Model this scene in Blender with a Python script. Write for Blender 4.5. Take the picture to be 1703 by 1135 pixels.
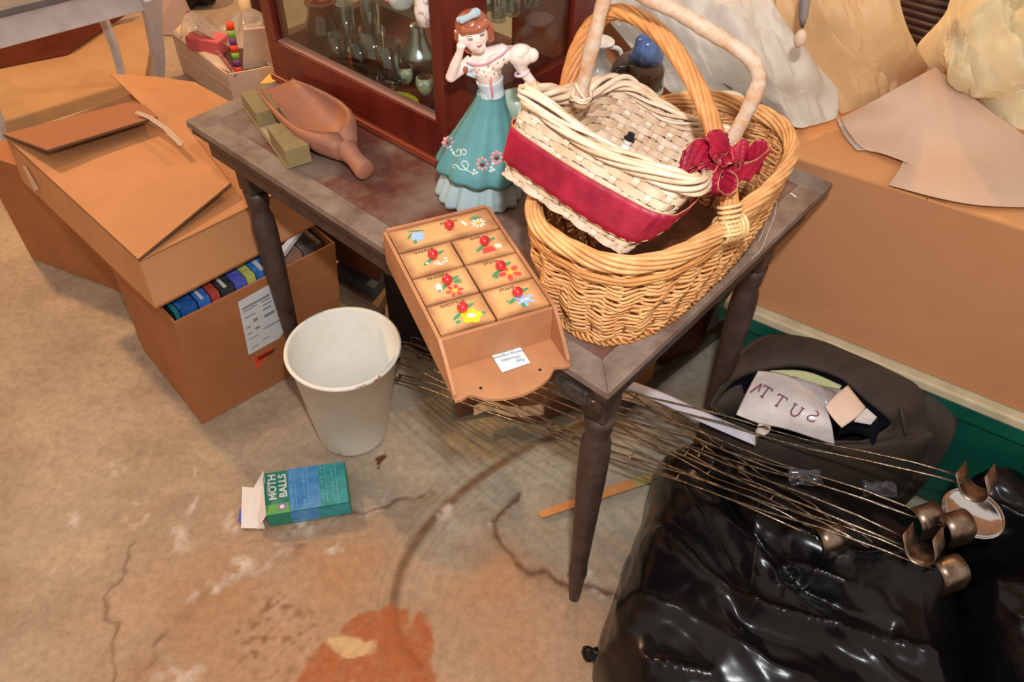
import bpy, bmesh, math, random
import numpy as np
from mathutils import Vector, Matrix
random.seed(7)
S = bpy.context.scene
C = S.collection
for o in list(bpy.data.objects): bpy.data.objects.remove(o)
# ------------------------------------------------------------------ camera
F, PITCH, ROLL, CH = 1349.035, 0.7946929, 0.0168523, 1.4821315
CX, CY = 851.5, 567.5
fwd = Vector((0, math.cos(PITCH), -math.sin(PITCH)))
up0 = Vector((0, math.sin(PITCH), math.cos(PITCH)))
rt0 = Vector((1, 0, 0))
RT = rt0*math.cos(ROLL) + up0*math.sin(ROLL)
UP = up0*math.cos(ROLL) - rt0*math.sin(ROLL)
EYE = Vector((0, 0, CH))
cd = bpy.data.cameras.new('camera'); cam = bpy.data.objects.new('camera', cd); C.objects.link(cam)
cd.sensor_width = 36; cd.lens = F/1703*36; cd.clip_start = .02; cd.clip_end = 60
m = Matrix((RT, UP, -fwd)).transposed().to_4x4(); m.translation = EYE; cam.matrix_world = m
S.camera = cam
# ------------------------------------------------------------------ light and exposure
S.view_settings.view_transform = 'Standard'; S.view_settings.look = 'None'
S.view_settings.gamma = 1; S.view_settings.use_curve_mapping = False
S.view_settings.exposure = 0.0
w = bpy.data.worlds.new('world'); S.world = w; w.use_nodes = True
w.node_tree.nodes['Background'].inputs[0].default_value = (1.0, .86, .72, 1)
w.node_tree.nodes['Background'].inputs[1].default_value = .72
def lamp(name, typ, loc, energy, col, size=.1, target=None):
    l = bpy.data.lights.new(name, typ); l.energy = energy; l.color = col
    if typ == 'AREA': l.shape = 'DISK'; l.size = size
    else: l.shadow_soft_size = size
    o = bpy.data.objects.new(name, l); C.objects.link(o); o.location = loc
    if target is not None:
        o.rotation_euler = (Vector(target)-Vector(loc)).to_track_quat('-Z', 'Y').to_euler()
    return o
lamp('flash', 'AREA', EYE + UP*.2 + RT*.04 - fwd*.14, 17, (.96, .97, 1.0), .06, EYE+fwd*1.3)
lamp('ceiling_bulb_left', 'POINT', (-2.0, 2.5, 2.25), 150, (1.0, .6, .28), .06)
lamp('ceiling_bulb_back', 'POINT', (.55, 3.1, 2.35), 85, (1.0, .52, .2), .06)

# ------------------------------------------------------------------ helpers
def V(*a): return Vector(a)
def ray(px, py): return fwd + RT*((px-CX)/F) - UP*((py-CY)/F)
def onz(px, py, z):
    d = ray(px, py); return EYE + d*((z-CH)/d.z)
def onpl(px, py, c, n):
    d = ray(px, py); return EYE + d*((Vector(c)-EYE).dot(n)/d.dot(n))
def lin(c):
    return tuple((x/255/12.92 if x/255 <= .04045 else ((x/255+.055)/1.055)**2.4) for x in c)
def hsh(i, j, s):
    n = (i*374761393 + j*668265263 + s*974711) & 0xffffffff
    n = ((n ^ (n >> 13))*1274126177) & 0xffffffff
    return ((n ^ (n >> 16)) & 0xffff)/65535.0
def vnoise(x, y, s=0):
    x = np.asarray(x, float); y = np.asarray(y, float)
    i = np.floor(x).astype(np.int64); j = np.floor(y).astype(np.int64)
    fx = x-i; fy = y-j; fx = fx*fx*(3-2*fx); fy = fy*fy*(3-2*fy)
    a = hsh(i, j, s); b = hsh(i+1, j, s); c = hsh(i, j+1, s); d = hsh(i+1, j+1, s)
    return (a*(1-fx)+b*fx)*(1-fy)+(c*(1-fx)+d*fx)*fy
def fbm(x, y, s=0, o=4):
    r = 0; a = .5
    for k in range(o):
        r = r + a*vnoise(x*2**k, y*2**k, s+k*13); a *= .5
    return r
def ridged(x, y, s=0, o=3):
    r = 0; a = .5
    for k in range(o):
        r = r + a*(1-np.abs(2*vnoise(x*2**k, y*2**k, s+k*7)-1)); a *= .5
    return r
def facet(x, y, s=0, o=2):
    # crumpled sheet: planar facets meeting in sharp creases (linear noise on skewed triangles)
    r = 0; a = .5; x = np.asarray(x, float); y = np.asarray(y, float)
    for k in range(o):
        c, d = math.cos(.6+k*1.1+s), math.sin(.6+k*1.1+s); u = (x*c-y*d)*2**k; v = (x*d+y*c)*2**k
        sk = (u+v)*.366; i = np.floor(u+sk).astype(np.int64); j = np.floor(v+sk).astype(np.int64); t = (i+j)*.2113
        fx = u+sk-i; fy = v+sk-j
        n00 = hsh(i, j, s+k*5); n11 = hsh(i+1, j+1, s+k*5); n10 = hsh(i+1, j, s+k*5); n01 = hsh(i, j+1, s+k*5)
        lo = n00*(1-fx)+n10*(fx-fy)+n11*fy; hi = n00*(1-fy)+n01*(fy-fx)+n11*fx
        r = r+a*np.where(fx > fy, lo, hi); a *= .5
    return r/(1-.5**o)
def pdist(X, Y, pts):
    best = np.full(np.shape(X), 1e9)
    for (x0, y0), (x1, y1) in zip(pts[:-1], pts[1:]):
        dx, dy = x1-x0, y1-y0; L = dx*dx+dy*dy+1e-12
        t = np.clip(((X-x0)*dx+(Y-y0)*dy)/L, 0, 1)
        best = np.minimum(best, np.hypot(X-x0-t*dx, Y-y0-t*dy))
    return best

MATS = {}
def mat(name, col, rough=.6, col2=None, vs=12, bump=0, bs=150, metal=0, coat=0, trans=0, ior=1.45,
        stretch=(1, 1, 1), sheen=0, spec=.5, lo=.35, hi=.65, edge=None, emit=None):
    if name in MATS: return MATS[name]
    m = bpy.data.materials.new(name); m.use_nodes = True; MATS[name] = m
    nt = m.node_tree; N = nt.nodes; L = nt.links; b = N['Principled BSDF']
    c1 = lin(col)+(1,)
    b.inputs['Base Color'].default_value = c1; b.inputs['Roughness'].default_value = rough
    b.inputs['Metallic'].default_value = metal; b.inputs['Coat Weight'].default_value = coat
    b.inputs['Coat Roughness'].default_value = .08
    b.inputs['Transmission Weight'].default_value = trans; b.inputs['IOR'].default_value = ior
    b.inputs['Specular IOR Level'].default_value = spec
    b.inputs['Sheen Weight'].default_value = sheen
    if sheen: b.inputs['Sheen Tint'].default_value = c1
    tc = N.new('ShaderNodeTexCoord'); mp = N.new('ShaderNodeMapping'); mp.inputs['Scale'].default_value = stretch
    L.new(tc.outputs['Object'], mp.inputs[0])
    src = None
    if col2 is not None:
        n = N.new('ShaderNodeTexNoise'); n.inputs['Scale'].default_value = vs; n.inputs['Detail'].default_value = 6
        n.inputs['Roughness'].default_value = .62
        L.new(mp.outputs[0], n.inputs['Vector'])
        r = N.new('ShaderNodeMapRange'); r.inputs[1].default_value = lo; r.inputs[2].default_value = hi
        L.new(n.outputs[0], r.inputs[0])
        x = N.new('ShaderNodeMix'); x.data_type = 'RGBA'
        x.inputs[6].default_value = c1; x.inputs[7].default_value = lin(col2)+(1,)
        L.new(r.outputs[0], x.inputs[0]); src = x.outputs[2]; L.new(src, b.inputs['Base Color'])
    if edge is not None:       # sprayed darker border, a paint finish in the piece's own coordinates
        sp = N.new('ShaderNodeSeparateXYZ'); L.new(tc.outputs['UV'], sp.inputs[0])
        outs = []
        for k in range(2):
            a = N.new('ShaderNodeMath'); a.operation = 'SUBTRACT'; L.new(sp.outputs[k], a.inputs[0]); a.inputs[1].default_value = .5
            c = N.new('ShaderNodeMath'); c.operation = 'ABSOLUTE'; L.new(a.outputs[0], c.inputs[0])
            outs.append(c)
        mx = N.new('ShaderNodeMath'); mx.operation = 'MAXIMUM'; L.new(outs[0].outputs[0], mx.inputs[0]); L.new(outs[1].outputs[0], mx.inputs[1])
        nz = N.new('ShaderNodeTexNoise'); nz.inputs['Scale'].default_value = 22; L.new(tc.outputs['Object'], nz.inputs['Vector'])
        ad = N.new('ShaderNodeMath'); ad.operation = 'MULTIPLY_ADD'; L.new(nz.outputs[0], ad.inputs[0]); ad.inputs[1].default_value = .32
        L.new(mx.outputs[0], ad.inputs[2])
        r2 = N.new('ShaderNodeMapRange'); r2.inputs[1].default_value = .46; r2.inputs[2].default_value = .72; r2.inputs[4].default_value = .95
        L.new(ad.outputs[0], r2.inputs[0])
        x2 = N.new('ShaderNodeMix'); x2.data_type = 'RGBA'
        if src: L.new(src, x2.inputs[6])
        else: x2.inputs[6].default_value = c1
        x2.inputs[7].default_value = lin(edge)+(1,)
        L.new(r2.outputs[0], x2.inputs[0]); L.new(x2.outputs[2], b.inputs['Base Color'])
    if bump:
        n2 = N.new('ShaderNodeTexNoise'); n2.inputs['Scale'].default_value = bs; n2.inputs['Detail'].default_value = 4
        L.new(mp.outputs[0], n2.inputs['Vector'])
        bp = N.new('ShaderNodeBump'); bp.inputs['Strength'].default_value = bump; bp.inputs['Distance'].default_value = .004
        L.new(n2.outputs[0], bp.inputs['Height']); L.new(bp.outputs[0], b.inputs['Normal'])
    return m

WL = {}
def root(name, loc, label, cat, group=None):
    o = bpy.data.objects.new(name, None); C.objects.link(o); o.location = loc; o.empty_display_size = .05
    o['label'] = label; o['category'] = cat
    if group: o['group'] = group
    WL[o.name] = Vector(loc); return o
def copy_tree(o, loc, label):
    r = o.copy(); C.objects.link(r); r.location = loc; WL[r.name] = Vector(loc); r['label'] = label
    for ch in list(o.children):
        c = ch.copy(); C.objects.link(c); c.parent = r
        for g in list(ch.children):
            d = g.copy(); C.objects.link(d); d.parent = c
    return r
class MB:
    def __init__(s): s.v = []; s.f = []
    def add(s, v, f):
        n = len(s.v); s.v += [Vector(a) for a in v]; s.f += [tuple(i+n for i in q) for q in f]; return s
    def box8(s, b, t):
        return s.add(list(b)+list(t), [(0, 3, 2, 1), (4, 5, 6, 7), (0, 1, 5, 4), (1, 2, 6, 5), (2, 3, 7, 6), (3, 0, 4, 7)])
    def quad_slab(s, q, z0, z1):
        return s.box8([V(p[0], p[1], z0) for p in q], [V(p[0], p[1], z1) for p in q])
    def obox(s, c, ax, ay, az):
        c, ax, ay, az = map(Vector, (c, ax, ay, az))
        return s.box8([c-ax-ay-az, c+ax-ay-az, c+ax+ay-az, c-ax+ay-az], [c-ax-ay+az, c+ax-ay+az, c+ax+ay+az, c-ax+ay+az])
    def prism(s, poly, vec):
        n = len(poly); vec = Vector(vec); p = [Vector(a) for a in poly]
        return s.add(p+[a+vec for a in p], [tuple(range(n))[::-1], tuple(range(n, 2*n))]+[(i, (i+1) % n, n+(i+1) % n, n+i) for i in range(n)])
    def tube(s, path, r, n=8, closed=False, flat=None, upv=None, caps=True):
        P = [Vector(p) for p in path]; m_ = len(P)
        R = list(r) if hasattr(r, '__len__') else [r]*m_
        vs = []; prev = None
        for i, p in enumerate(P):
            if closed: t = P[(i+1) % m_]-P[i-1]
            else: t = P[min(i+1, m_-1)]-P[max(i-1, 0)]
            t = t.normalized() if t.length > 1e-9 else V(0, 0, 1)
            if upv is not None:
                u = Vector(upv[i] if isinstance(upv, list) else upv)
            elif prev is None:
                u = V(0, 0, 1) if abs(t.z) < .9 else V(1, 0, 0)
            else: u = prev
            u = u-t*u.dot(t)
            if u.length < 1e-6: u = t.orthogonal()
            u.normalize(); prev = u; b = t.cross(u)
            fl = flat if flat else 1
            for k in range(n):
                a = 2*math.pi*(k+.5)/n
                vs.append(p + (b*math.cos(a) + u*math.sin(a)*fl)*R[i])
        f = []
        for i in range(m_ if closed else m_-1):
            j = (i+1) % m_
            for k in range(n):
                l = (k+1) % n
                f.append((i*n+k, i*n+l, j*n+l, j*n+k))
        if caps and not closed:
            f.append(tuple(range(n))[::-1]); f.append(tuple((m_-1)*n+k for k in range(n)))
        return s.add(vs, f)
    def lathe(s, c, prof, n=32, rf=None, ax=None):
        c = Vector(c); vs = []
        Z = Vector(ax).normalized() if ax is not None else V(0, 0, 1)
        X = V(1, 0, 0) if ax is None else Z.orthogonal().normalized()
        Y = Z.cross(X)
        for i, (r, z) in enumerate(prof):
            for k in range(n):
                a = 2*math.pi*k/n; rr = r*(rf(a, i, r, z) if rf else 1)
                vs.append(c+X*(rr*math.cos(a))+Y*(rr*math.sin(a))+Z*z)
        f = []
        for i in range(len(prof)-1):
            for k in range(n):
                l = (k+1) % n; f.append((i*n+k, i*n+l, (i+1)*n+l, (i+1)*n+k))
        if prof[0][0] > 1e-5: f.append(tuple(range(n))[::-1])
        if prof[-1][0] > 1e-5: f.append(tuple((len(prof)-1)*n+k for k in range(n)))
        return s.add(vs, f)
    def ball(s, c, r, n=12, sc=(1, 1, 1)):
        c = Vector(c); vs = []; f = []
        for i in range(n+1):
            p = math.pi*i/n
            for k in range(n*2):
                a = math.pi*k/n
                vs.append(c+V(r*sc[0]*math.sin(p)*math.cos(a), r*sc[1]*math.sin(p)*math.sin(a), -r*sc[2]*math.cos(p)))
        for i in range(n):
            for k in range(2*n):
                l = (k+1) % (2*n); f.append((i*2*n+k, i*2*n+l, (i+1)*2*n+l, (i+1)*2*n+k))
        return s.add(vs, f)
    def strip(s, path, wid, th=.0008, ns=6, wave=0, seed=0):
        """cloth or splint band: path points, width vectors, closed thickness"""
        P = [Vector(p) for p in path]; W = [Vector(a) for a in (wid if isinstance(wid, list) else [wid]*len(P))]
        top = []; bot = []
        for i, p in enumerate(P):
            t = (P[min(i+1, len(P)-1)]-P[max(i-1, 0)]).normalized()
            nn = t.cross(W[i]); nn = nn.normalized() if nn.length > 1e-9 else V(0, 0, 1)
            for k in range(ns+1):
                q = k/ns-.5
                o = nn*(wave*math.sin(i*1.3+q*7+seed)) if wave else V(0, 0, 0)
                top.append(p+W[i]*q+nn*th/2+o); bot.append(p+W[i]*q-nn*th/2+o)
        n = len(P); m_ = ns+1; f = []
        for i in range(n-1):
            for k in range(ns):
                a = i*m_+k; f.append((a, a+1, a+m_+1, a+m_)); b = n*m_+a; f.append((b, b+m_, b+m_+1, b+1))
            f.append((i*m_, (i+1)*m_, n*m_+(i+1)*m_, n*m_+i*m_)); a = i*m_+ns; f.append((a, n*m_+a, n*m_+a+m_, a+m_))
        for k in range(ns):
            f.append((k, n*m_+k, n*m_+k+1, k+1)); a = (n-1)*m_+k; f.append((a, a+1, n*m_+a+1, n*m_+a))
        return s.add(top+bot, f)
    def grid(s, G):
        nu = len(G); nv = len(G[0])
        return s.add([p for r in G for p in r], [(i*nv+j, i*nv+j+1, (i+1)*nv+j+1, (i+1)*nv+j) for i in range(nu-1) for j in range(nv-1)])
    def build(s, name, mt, parent=None, smooth=False, bevel=0, solid=0, label=None, cat=None, group=None, kind=None, remesh=0, sub=0):
        if parent is not None: org = WL[parent.name]
        else:
            xs = [p.x for p in s.v]; ys = [p.y for p in s.v]; zs = [p.z for p in s.v]
            org = V((min(xs)+max(xs))/2, (min(ys)+max(ys))/2, min(zs))
        me = bpy.data.meshes.new(name); me.from_pydata([tuple(p-org) for p in s.v], [], s.f)
        me.materials.append(mt)
        bm = bmesh.new(); bm.from_mesh(me); bmesh.ops.recalc_face_normals(bm, faces=bm.faces); bm.to_mesh(me); bm.free()
        if smooth: me.polygons.foreach_set('use_smooth', [True]*len(me.polygons))
        me.update()
        o = bpy.data.objects.new(name, me); C.objects.link(o)
        if parent is not None: o.parent = parent; WL[o.name] = org
        else: o.location = org; WL[o.name] = org
        if remesh:
            r = o.modifiers.new('r', 'REMESH'); r.mode = 'VOXEL'; r.voxel_size = remesh; r.use_smooth_shade = True
            q = o.modifiers.new('s', 'SMOOTH'); q.iterations = 4; q.factor = .5
        if solid: d = o.modifiers.new('d', 'SOLIDIFY'); d.thickness = solid; d.offset = 0
        if bevel:
            b = o.modifiers.new('b', 'BEVEL'); b.width = bevel; b.segments = 2; b.limit_method = 'ANGLE'
        if sub: q = o.modifiers.new('u', 'SUBSURF'); q.levels = sub; q.render_levels = sub
        if label: o['label'] = label
        if cat: o['category'] = cat
        if group: o['group'] = group
        if kind: o['kind'] = kind
        return o
def text(name, body, c, xd, yd, size, mt, parent, ext=.0002, bold=0):
    cu = bpy.data.curves.new('t', 'FONT'); cu.body = body; cu.size = size; cu.align_x = 'CENTER'; cu.align_y = 'CENTER'; cu.extrude = ext
    cu.resolution_u = 3; cu.offset = bold; cu.space_line = .95 if bold else 1
    t = bpy.data.objects.new('t', cu); C.objects.link(t)
    dg = bpy.context.evaluated_depsgraph_get()
    me = bpy.data.meshes.new_from_object(t.evaluated_get(dg)); bpy.data.objects.remove(t)
    xd = Vector(xd).normalized(); yd = Vector(yd).normalized(); zd = xd.cross(yd)
    if zd.z < 0 and abs(zd.z) > .2: zd = -zd
    M4 = Matrix((xd, yd, zd)).transposed().to_4x4(); M4.translation = Vector(c)-WL[parent.name]
    me.transform(M4); me.materials.clear(); me.materials.append(mt)
    o = bpy.data.objects.new(name, me); C.objects.link(o); o.parent = parent; WL[o.name] = WL[parent.name]
    return o
def catmull(pts, k=6):
    P = [Vector(p) for p in pts]; out = []
    for i in range(len(P)-1):
        a = P[max(i-1, 0)]; b = P[i]; c = P[i+1]; d = P[min(i+2, len(P)-1)]
        for j in range(k):
            t = j/k
            out.append(.5*((2*b)+(c-a)*t+(2*a-5*b+4*c-d)*t*t+(3*b-a-3*c+d)*t**3))
    out.append(P[-1]); return out
def patch(ctrl, ku=8, kv=8):
    rows = [catmull(r, kv) for r in ctrl]
    cols = [catmull([r[j] for r in rows], ku) for j in range(len(rows[0]))]
    return [[cols[j][i] for j in range(len(cols))] for i in range(len(cols[0]))]
def crumple(G, amp, sc, seed, vec=(0, 0, 1), o=3):
    nu, nv = len(G), len(G[0]); X = np.array([[p.x+p.z*.6 for p in r] for r in G])*sc; Y = np.array([[p.y-p.z*.4 for p in r] for r in G])*sc
    wX = X+(fbm(X*.9, Y*.9, seed+50)-.5)*1.2; wY = Y+(fbm(X*.9, Y*.9, seed+51)-.5)*1.2
    h = (facet(wX*.8, wY*.55, seed, o)-.5)*amp*1.3+(ridged(wX*.3, wY*.2, seed, 2)-.4)*amp*.6; vec = Vector(vec)
    ei = np.clip(np.minimum(np.arange(nu), nu-1-np.arange(nu))/(nu*.12), .2, 1)[:, None]; ej = np.clip(np.minimum(np.arange(nv), nv-1-np.arange(nv))/(nv*.12), .2, 1)[None, :]
    h = h*ei*ej
    return [[G[i][j]+vec*float(h[i, j]) for j in range(nv)] for i in range(nu)]

# table frame: u along the long front edge (towards the left), v towards the back
TZ = .72
Bc = onz(1012, 655, TZ); Ac = onz(308, 200, TZ); Cc = onz(1386, 305, TZ)
U = V(-.759, .651, 0).normalized(); W = V(.651, .759, 0).normalized()
def T(u, v, z=TZ): p = Bc+U*u+W*v; return V(p.x, p.y, z)

# ------------------------------------------------------------------ materials
kraft = mat('kraft_cardboard', (190, 134, 88), .75, (176, 120, 76), 5, .12, 60, lo=.3, hi=.7)
kraft2 = mat('kraft_cardboard_brown', (168, 108, 64), .8, (154, 96, 56), 6, .12, 60)
kraftdark = mat('shaded_cardboard_edge', (92, 66, 46), .9)
tabledust = mat('dusty_table_wood', (136, 118, 104), .62, (100, 74, 62), 20, .25, 120, stretch=(1, 1, 1), lo=.38, hi=.72)
tablered = mat('red_brown_table_panel', (98, 54, 42), .42, (128, 108, 96), 7, .12, 140, lo=.42, hi=.62)
tabledark = mat('dark_stained_wood', (52, 36, 32), .45, (80, 62, 54), 30, .3, 200, lo=.35, hi=.8)
mahog = mat('mahogany', (112, 36, 22), .32, (84, 24, 16), 14, .05, 80, stretch=(1, 1, .12), coat=.3)
mahog2 = mat('mahogany_trim', (150, 66, 38), .35, (126, 50, 30), 16, coat=.3)
glassm = bpy.data.materials.new('thin_clear_glass'); glassm.use_nodes = True
def thin(m_, tint, f_=.1):
    m_.use_nodes = True; nt = m_.node_tree; nt.nodes.clear(); o_ = nt.nodes.new('ShaderNodeOutputMaterial'); mx = nt.nodes.new('ShaderNodeMixShader')
    t_ = nt.nodes.new('ShaderNodeBsdfTransparent'); g_ = nt.nodes.new('ShaderNodeBsdfGlossy'); lw_ = nt.nodes.new('ShaderNodeLayerWeight'); lw_.inputs[0].default_value = .5
    pw = nt.nodes.new('ShaderNodeMath'); pw.operation = 'POWER'; pw.inputs[1].default_value = 3.5; nt.links.new(lw_.outputs['Facing'], pw.inputs[0])
    ad = nt.nodes.new('ShaderNodeMath'); ad.operation = 'MULTIPLY_ADD'; ad.inputs[1].default_value = .55; ad.inputs[2].default_value = .035+f_
    nt.links.new(pw.outputs[0], ad.inputs[0]); nt.links.new(ad.outputs[0], mx.inputs[0])
    t_.inputs[0].default_value = lin(tint)+(1,); g_.inputs['Roughness'].default_value = .03; g_.inputs[0].default_value = (.9, .9, .9, 1)
    nt.links.new(t_.outputs[0], mx.inputs[1]); nt.links.new(g_.outputs[0], mx.inputs[2]); nt.links.new(mx.outputs[0], o_.inputs[0])
    return m_
thin(glassm, (240, 246, 244), .0)
vessel = thin(bpy.data.materials.new('vessel_glass'), (226, 234, 232), .12)
chrome = mat('tarnished_steel', (190, 176, 156), .25, (120, 104, 90), 60, metal=1, bump=.2, bs=400)
chromeb = mat('bright_steel', (215, 215, 218), .12, metal=1)
whitep = mat('white_plastic', (238, 236, 228), .38, (228, 224, 212), 8, spec=.4)
paper = mat('white_paper', (226, 222, 214), .8)
black_ink = mat('black_ink', (30, 26, 26), .6)

# ------------------------------------------------------------------ floor
def axis(parts):
    return np.unique(np.concatenate([np.arange(a, b, s) for a, b, s in parts]))
gx = axis([(-4, -1.6, .12), (-1.6, .7, .0045), (.7, 4.01, .12)])
gy = axis([(-2, .45, .12), (.45, 1.75, .0045), (1.75, 5.01, .12)])
X, Y = np.meshgrid(gx, gy, indexing='ij')
wx = X+(fbm(X*14, Y*14, 3, 6)-.5)*.09; wy = Y+(fbm(X*14, Y*14, 9, 6)-.5)*.09
wx2 = X+(fbm(X*26, Y*26, 3, 5)-.5)*.04; wy2 = Y+(fbm(X*26, Y*26, 9, 5)-.5)*.04
def g(pp): return [tuple(onz(x, y, 0)[:2]) for x, y in pp]
arc = g([(1000, 690), (935, 722), (880, 745), (800, 795), (735, 850), (690, 905), (662, 960), (653, 1020), (660, 1070), (690, 1110)])
arcs = catmull([V(a[0], a[1], 0) for a in arc], 5); arc = [(p.x, p.y) for p in arcs]
ck1 = g([(720, 818), (640, 842), (585, 858), (520, 885), (450, 940), (390, 962), (330, 990), (290, 1040), (220, 1132)])
ck2 = g([(230, 900), (205, 950), (175, 990), (190, 1050), (185, 1140)])
ck3 = g([(860, 825), (815, 870), (835, 910), (880, 950), (960, 978), (1010, 985)])
da = pdist(X, Y, arc)
def blob(px, py, r, X_=wx, Y_=wy, sx=1.0, sy=1.0):
    c = onz(px, py, 0); return np.clip(1.35-np.hypot((X_-c.x)/sx, (Y_-c.y)/sy)/r, 0, 1)
rust = np.maximum.reduce([blob(640, 1110, .055, sx=1.7), blob(700, 1075, .035, sy=2.0), blob(560, 1120, .05, sx=1.4), blob(620, 1045, .035, sx=1.9), blob(700, 1130, .035)])
rust = np.clip((rust*(.5+1.0*fbm(X*22, Y*22, 21, 6))-.28)*5, 0, 1)*(.7+.3*vnoise(X*90, Y*90, 4))
sand = np.clip((blob(585, 1085, .022, sx=3.0, sy=1.0)-.25)*4, 0, 1); rust = rust*(1-sand)
warm = np.maximum.reduce([blob(430, 1060, .26, sx=1.3), blob(560, 960, .15, sx=1.3), blob(800, 1000, .13), blob(860, 1080, .14), blob(600, 1120, .2, sx=1.5)])
warm = np.clip(warm, 0, 1)*(.45+.8*fbm(X*9, Y*9, 31))
pits = np.clip(blob(450, 1060, .09)*1.3, 0, 1)*np.clip((vnoise(X*110, Y*110, 5)-.55)*3, 0, 1)
white = 0
for px, py, r in [(300, 885, .03), (225, 865, .03), (285, 915, .025), (130, 860, .02), (330, 840, .018), (400, 870, .03), (205, 780, .025), (660, 765, .02), (645, 812, .012), (500, 885, .03), (300, 1130, .03), (960, 975, .03), (590, 745, .02), (395, 945, .03), (350, 965, .02), (560, 900, .02), (740, 850, .02), (830, 880, .012), (1000, 1000, .02), (330, 790, .02), (90, 960, .02)]:
    white = np.maximum(white, blob(px, py, r))
white = white*np.clip((fbm(X*46, Y*46, 41, 6)-.45)*7, 0, 1)
d1 = pdist(wx2, wy2, ck1); d2 = pdist(wx2, wy2, ck2); d3 = pdist(wx2, wy2, ck3)
white = np.clip(white+np.exp(-(d1/.012)**2)*np.clip((fbm(X*24, Y*24, 77)-.45)*3, 0, .8), 0, 1)
crack = np.exp(-(d1/.0045)**2)*np.clip((fbm(X*26, Y*26, 18)-.33)*4, 0, 1)*np.clip(fbm(X*12, Y*12, 8)*1.6, .3, 1)*.75+np.exp(-(d2/.0035)**2)*.6+np.exp(-(d3/.006)**2)*.8
crackw = np.exp(-(d1/.02)**2)*.4*np.clip(fbm(X*30, Y*30, 12)*2-.5, 0, 1)+np.exp(-(d3/.022)**2)*.45*fbm(X*30, Y*30, 15)
spot = np.clip(blob(641, 762, .011)*3, 0, 1)
crack = np.clip(crack+spot+.0*pits, 0, 1); crackw = np.clip(crackw+pits*.7, 0, 1)
arcm = np.clip(np.exp(-(da/.0105)**4), 0, 1)*np.clip(.5+fbm(X*30, Y*30, 17), 0, 1)
lines = np.clip(np.sin((da+.006*fbm(X*20, Y*20, 2))*430)*.6+.2, 0, 1)*np.exp(-(da/.06)**2)*(.4+fbm(X*9, Y*9, 88))
cool_shade = np.clip((X+.55)*2.2, 0, 1)*np.clip((Y-.72)*5, 0, 1)  # grey tint of the shade around the table, painted into the floor colour
Z = arcm*.0035+white*.0012-crack*.0015+(fbm(X*40, Y*40, 61, 3)-.5)*.0012+(fbm(X*6, Y*6, 62, 3)-.5)*.003-.0015
Z = np.minimum(Z, .0032)
nx, ny = X.shape
co = np.stack([X, Y, Z], -1).reshape(-1, 3)
idx = np.arange(nx*ny).reshape(nx, ny)
q = np.stack([idx[:-1, :-1], idx[1:, :-1], idx[1:, 1:], idx[:-1, 1:]], -1).reshape(-1, 4)
me = bpy.data.meshes.new('floor'); me.vertices.add(len(co)); me.vertices.foreach_set('co', co.ravel())
me.loops.add(q.size); me.loops.foreach_set('vertex_index', q.ravel()); me.polygons.add(len(q))
me.polygons.foreach_set('loop_start', np.arange(0, q.size, 4)); me.update(calc_edges=True)
me.polygons.foreach_set('use_smooth', [True]*len(q))
base = np.array(lin((172, 150, 126))); shadec = np.array(lin((166, 160, 142))); warmc = np.array(lin((176, 128, 90)))
n1 = np.clip((fbm(X*7, Y*7, 51, 5)-.28)*2.4, 0, 1)[..., None]
fc = base*(.86+.22*n1)
fc = fc*(1-cool_shade[..., None]*.8)+shadec*(.86+.22*n1)*cool_shade[..., None]*.8
dirty = np.clip((fbm(X*5+3, Y*11, 91, 7)-.48)*4.5, 0, 1)[..., None]; speck = np.clip((fbm(X*60, Y*60, 97, 3)-.6)*5, 0, 1)[..., None]
fc = fc*(1-.4*dirty)+np.array(lin((134, 108, 84)))*.4*dirty; fc = fc*(1-.4*speck)+np.array(lin((110, 88, 70)))*.4*speck
for a, c in ((warm*.85, warmc), (lines*.45, np.array(lin((134, 112, 86)))), (crackw, np.array(lin((120, 76, 44)))), (arcm*.95, np.array(lin((118, 88, 60)))), (rust, np.array(lin((164, 88, 46)))),
             (sand*.8, np.array(lin((206, 168, 118)))), (white*.8, np.array(lin((206, 190, 176)))), (crack, np.array(lin((86, 52, 34))))):
    a = np.clip(a, 0, 1)[..., None]; fc = fc*(1-a)+c*a
fc = np.concatenate([fc, np.ones(fc.shape[:2]+(1,))], -1).reshape(-1, 4)
ca = me.color_attributes.new('stain_and_shade', 'FLOAT_COLOR', 'POINT'); ca.data.foreach_set('color', fc.astype(np.float32).ravel())
fm = mat('stained_concrete', (170, 150, 120), .62, bump=.25, bs=160, spec=.35)
nt = fm.node_tree; va = nt.nodes.new('ShaderNodeVertexColor'); va.layer_name = 'stain_and_shade'
ns = nt.nodes.new('ShaderNodeTexNoise'); ns.inputs['Scale'].default_value = 55; ns.inputs['Detail'].default_value = 8; ns.inputs['Roughness'].default_value = .7
tcn = nt.nodes.new('ShaderNodeTexCoord'); nt.links.new(tcn.outputs['Object'], ns.inputs['Vector'])
mr = nt.nodes.new('ShaderNodeMapRange'); mr.inputs[1].default_value = .3; mr.inputs[2].default_value = .7; mr.inputs[3].default_value = .8; mr.inputs[4].default_value = 1.17
nt.links.new(ns.outputs[0], mr.inputs[0])
vm = nt.nodes.new('ShaderNodeVectorMath'); vm.operation = 'SCALE'; nt.links.new(va.outputs[0], vm.inputs[0]); nt.links.new(mr.outputs[0], vm.inputs['Scale'])
nt.links.new(vm.outputs[0], nt.nodes['Principled BSDF'].inputs['Base Color'])
me.materials.append(fm)
fl = bpy.data.objects.new('floor', me); C.objects.link(fl); fl['kind'] = 'structure'
wallm = mat('basement_wall_paint', (196, 152, 104), .85, (182, 138, 92), 2, .2, 40)
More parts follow.
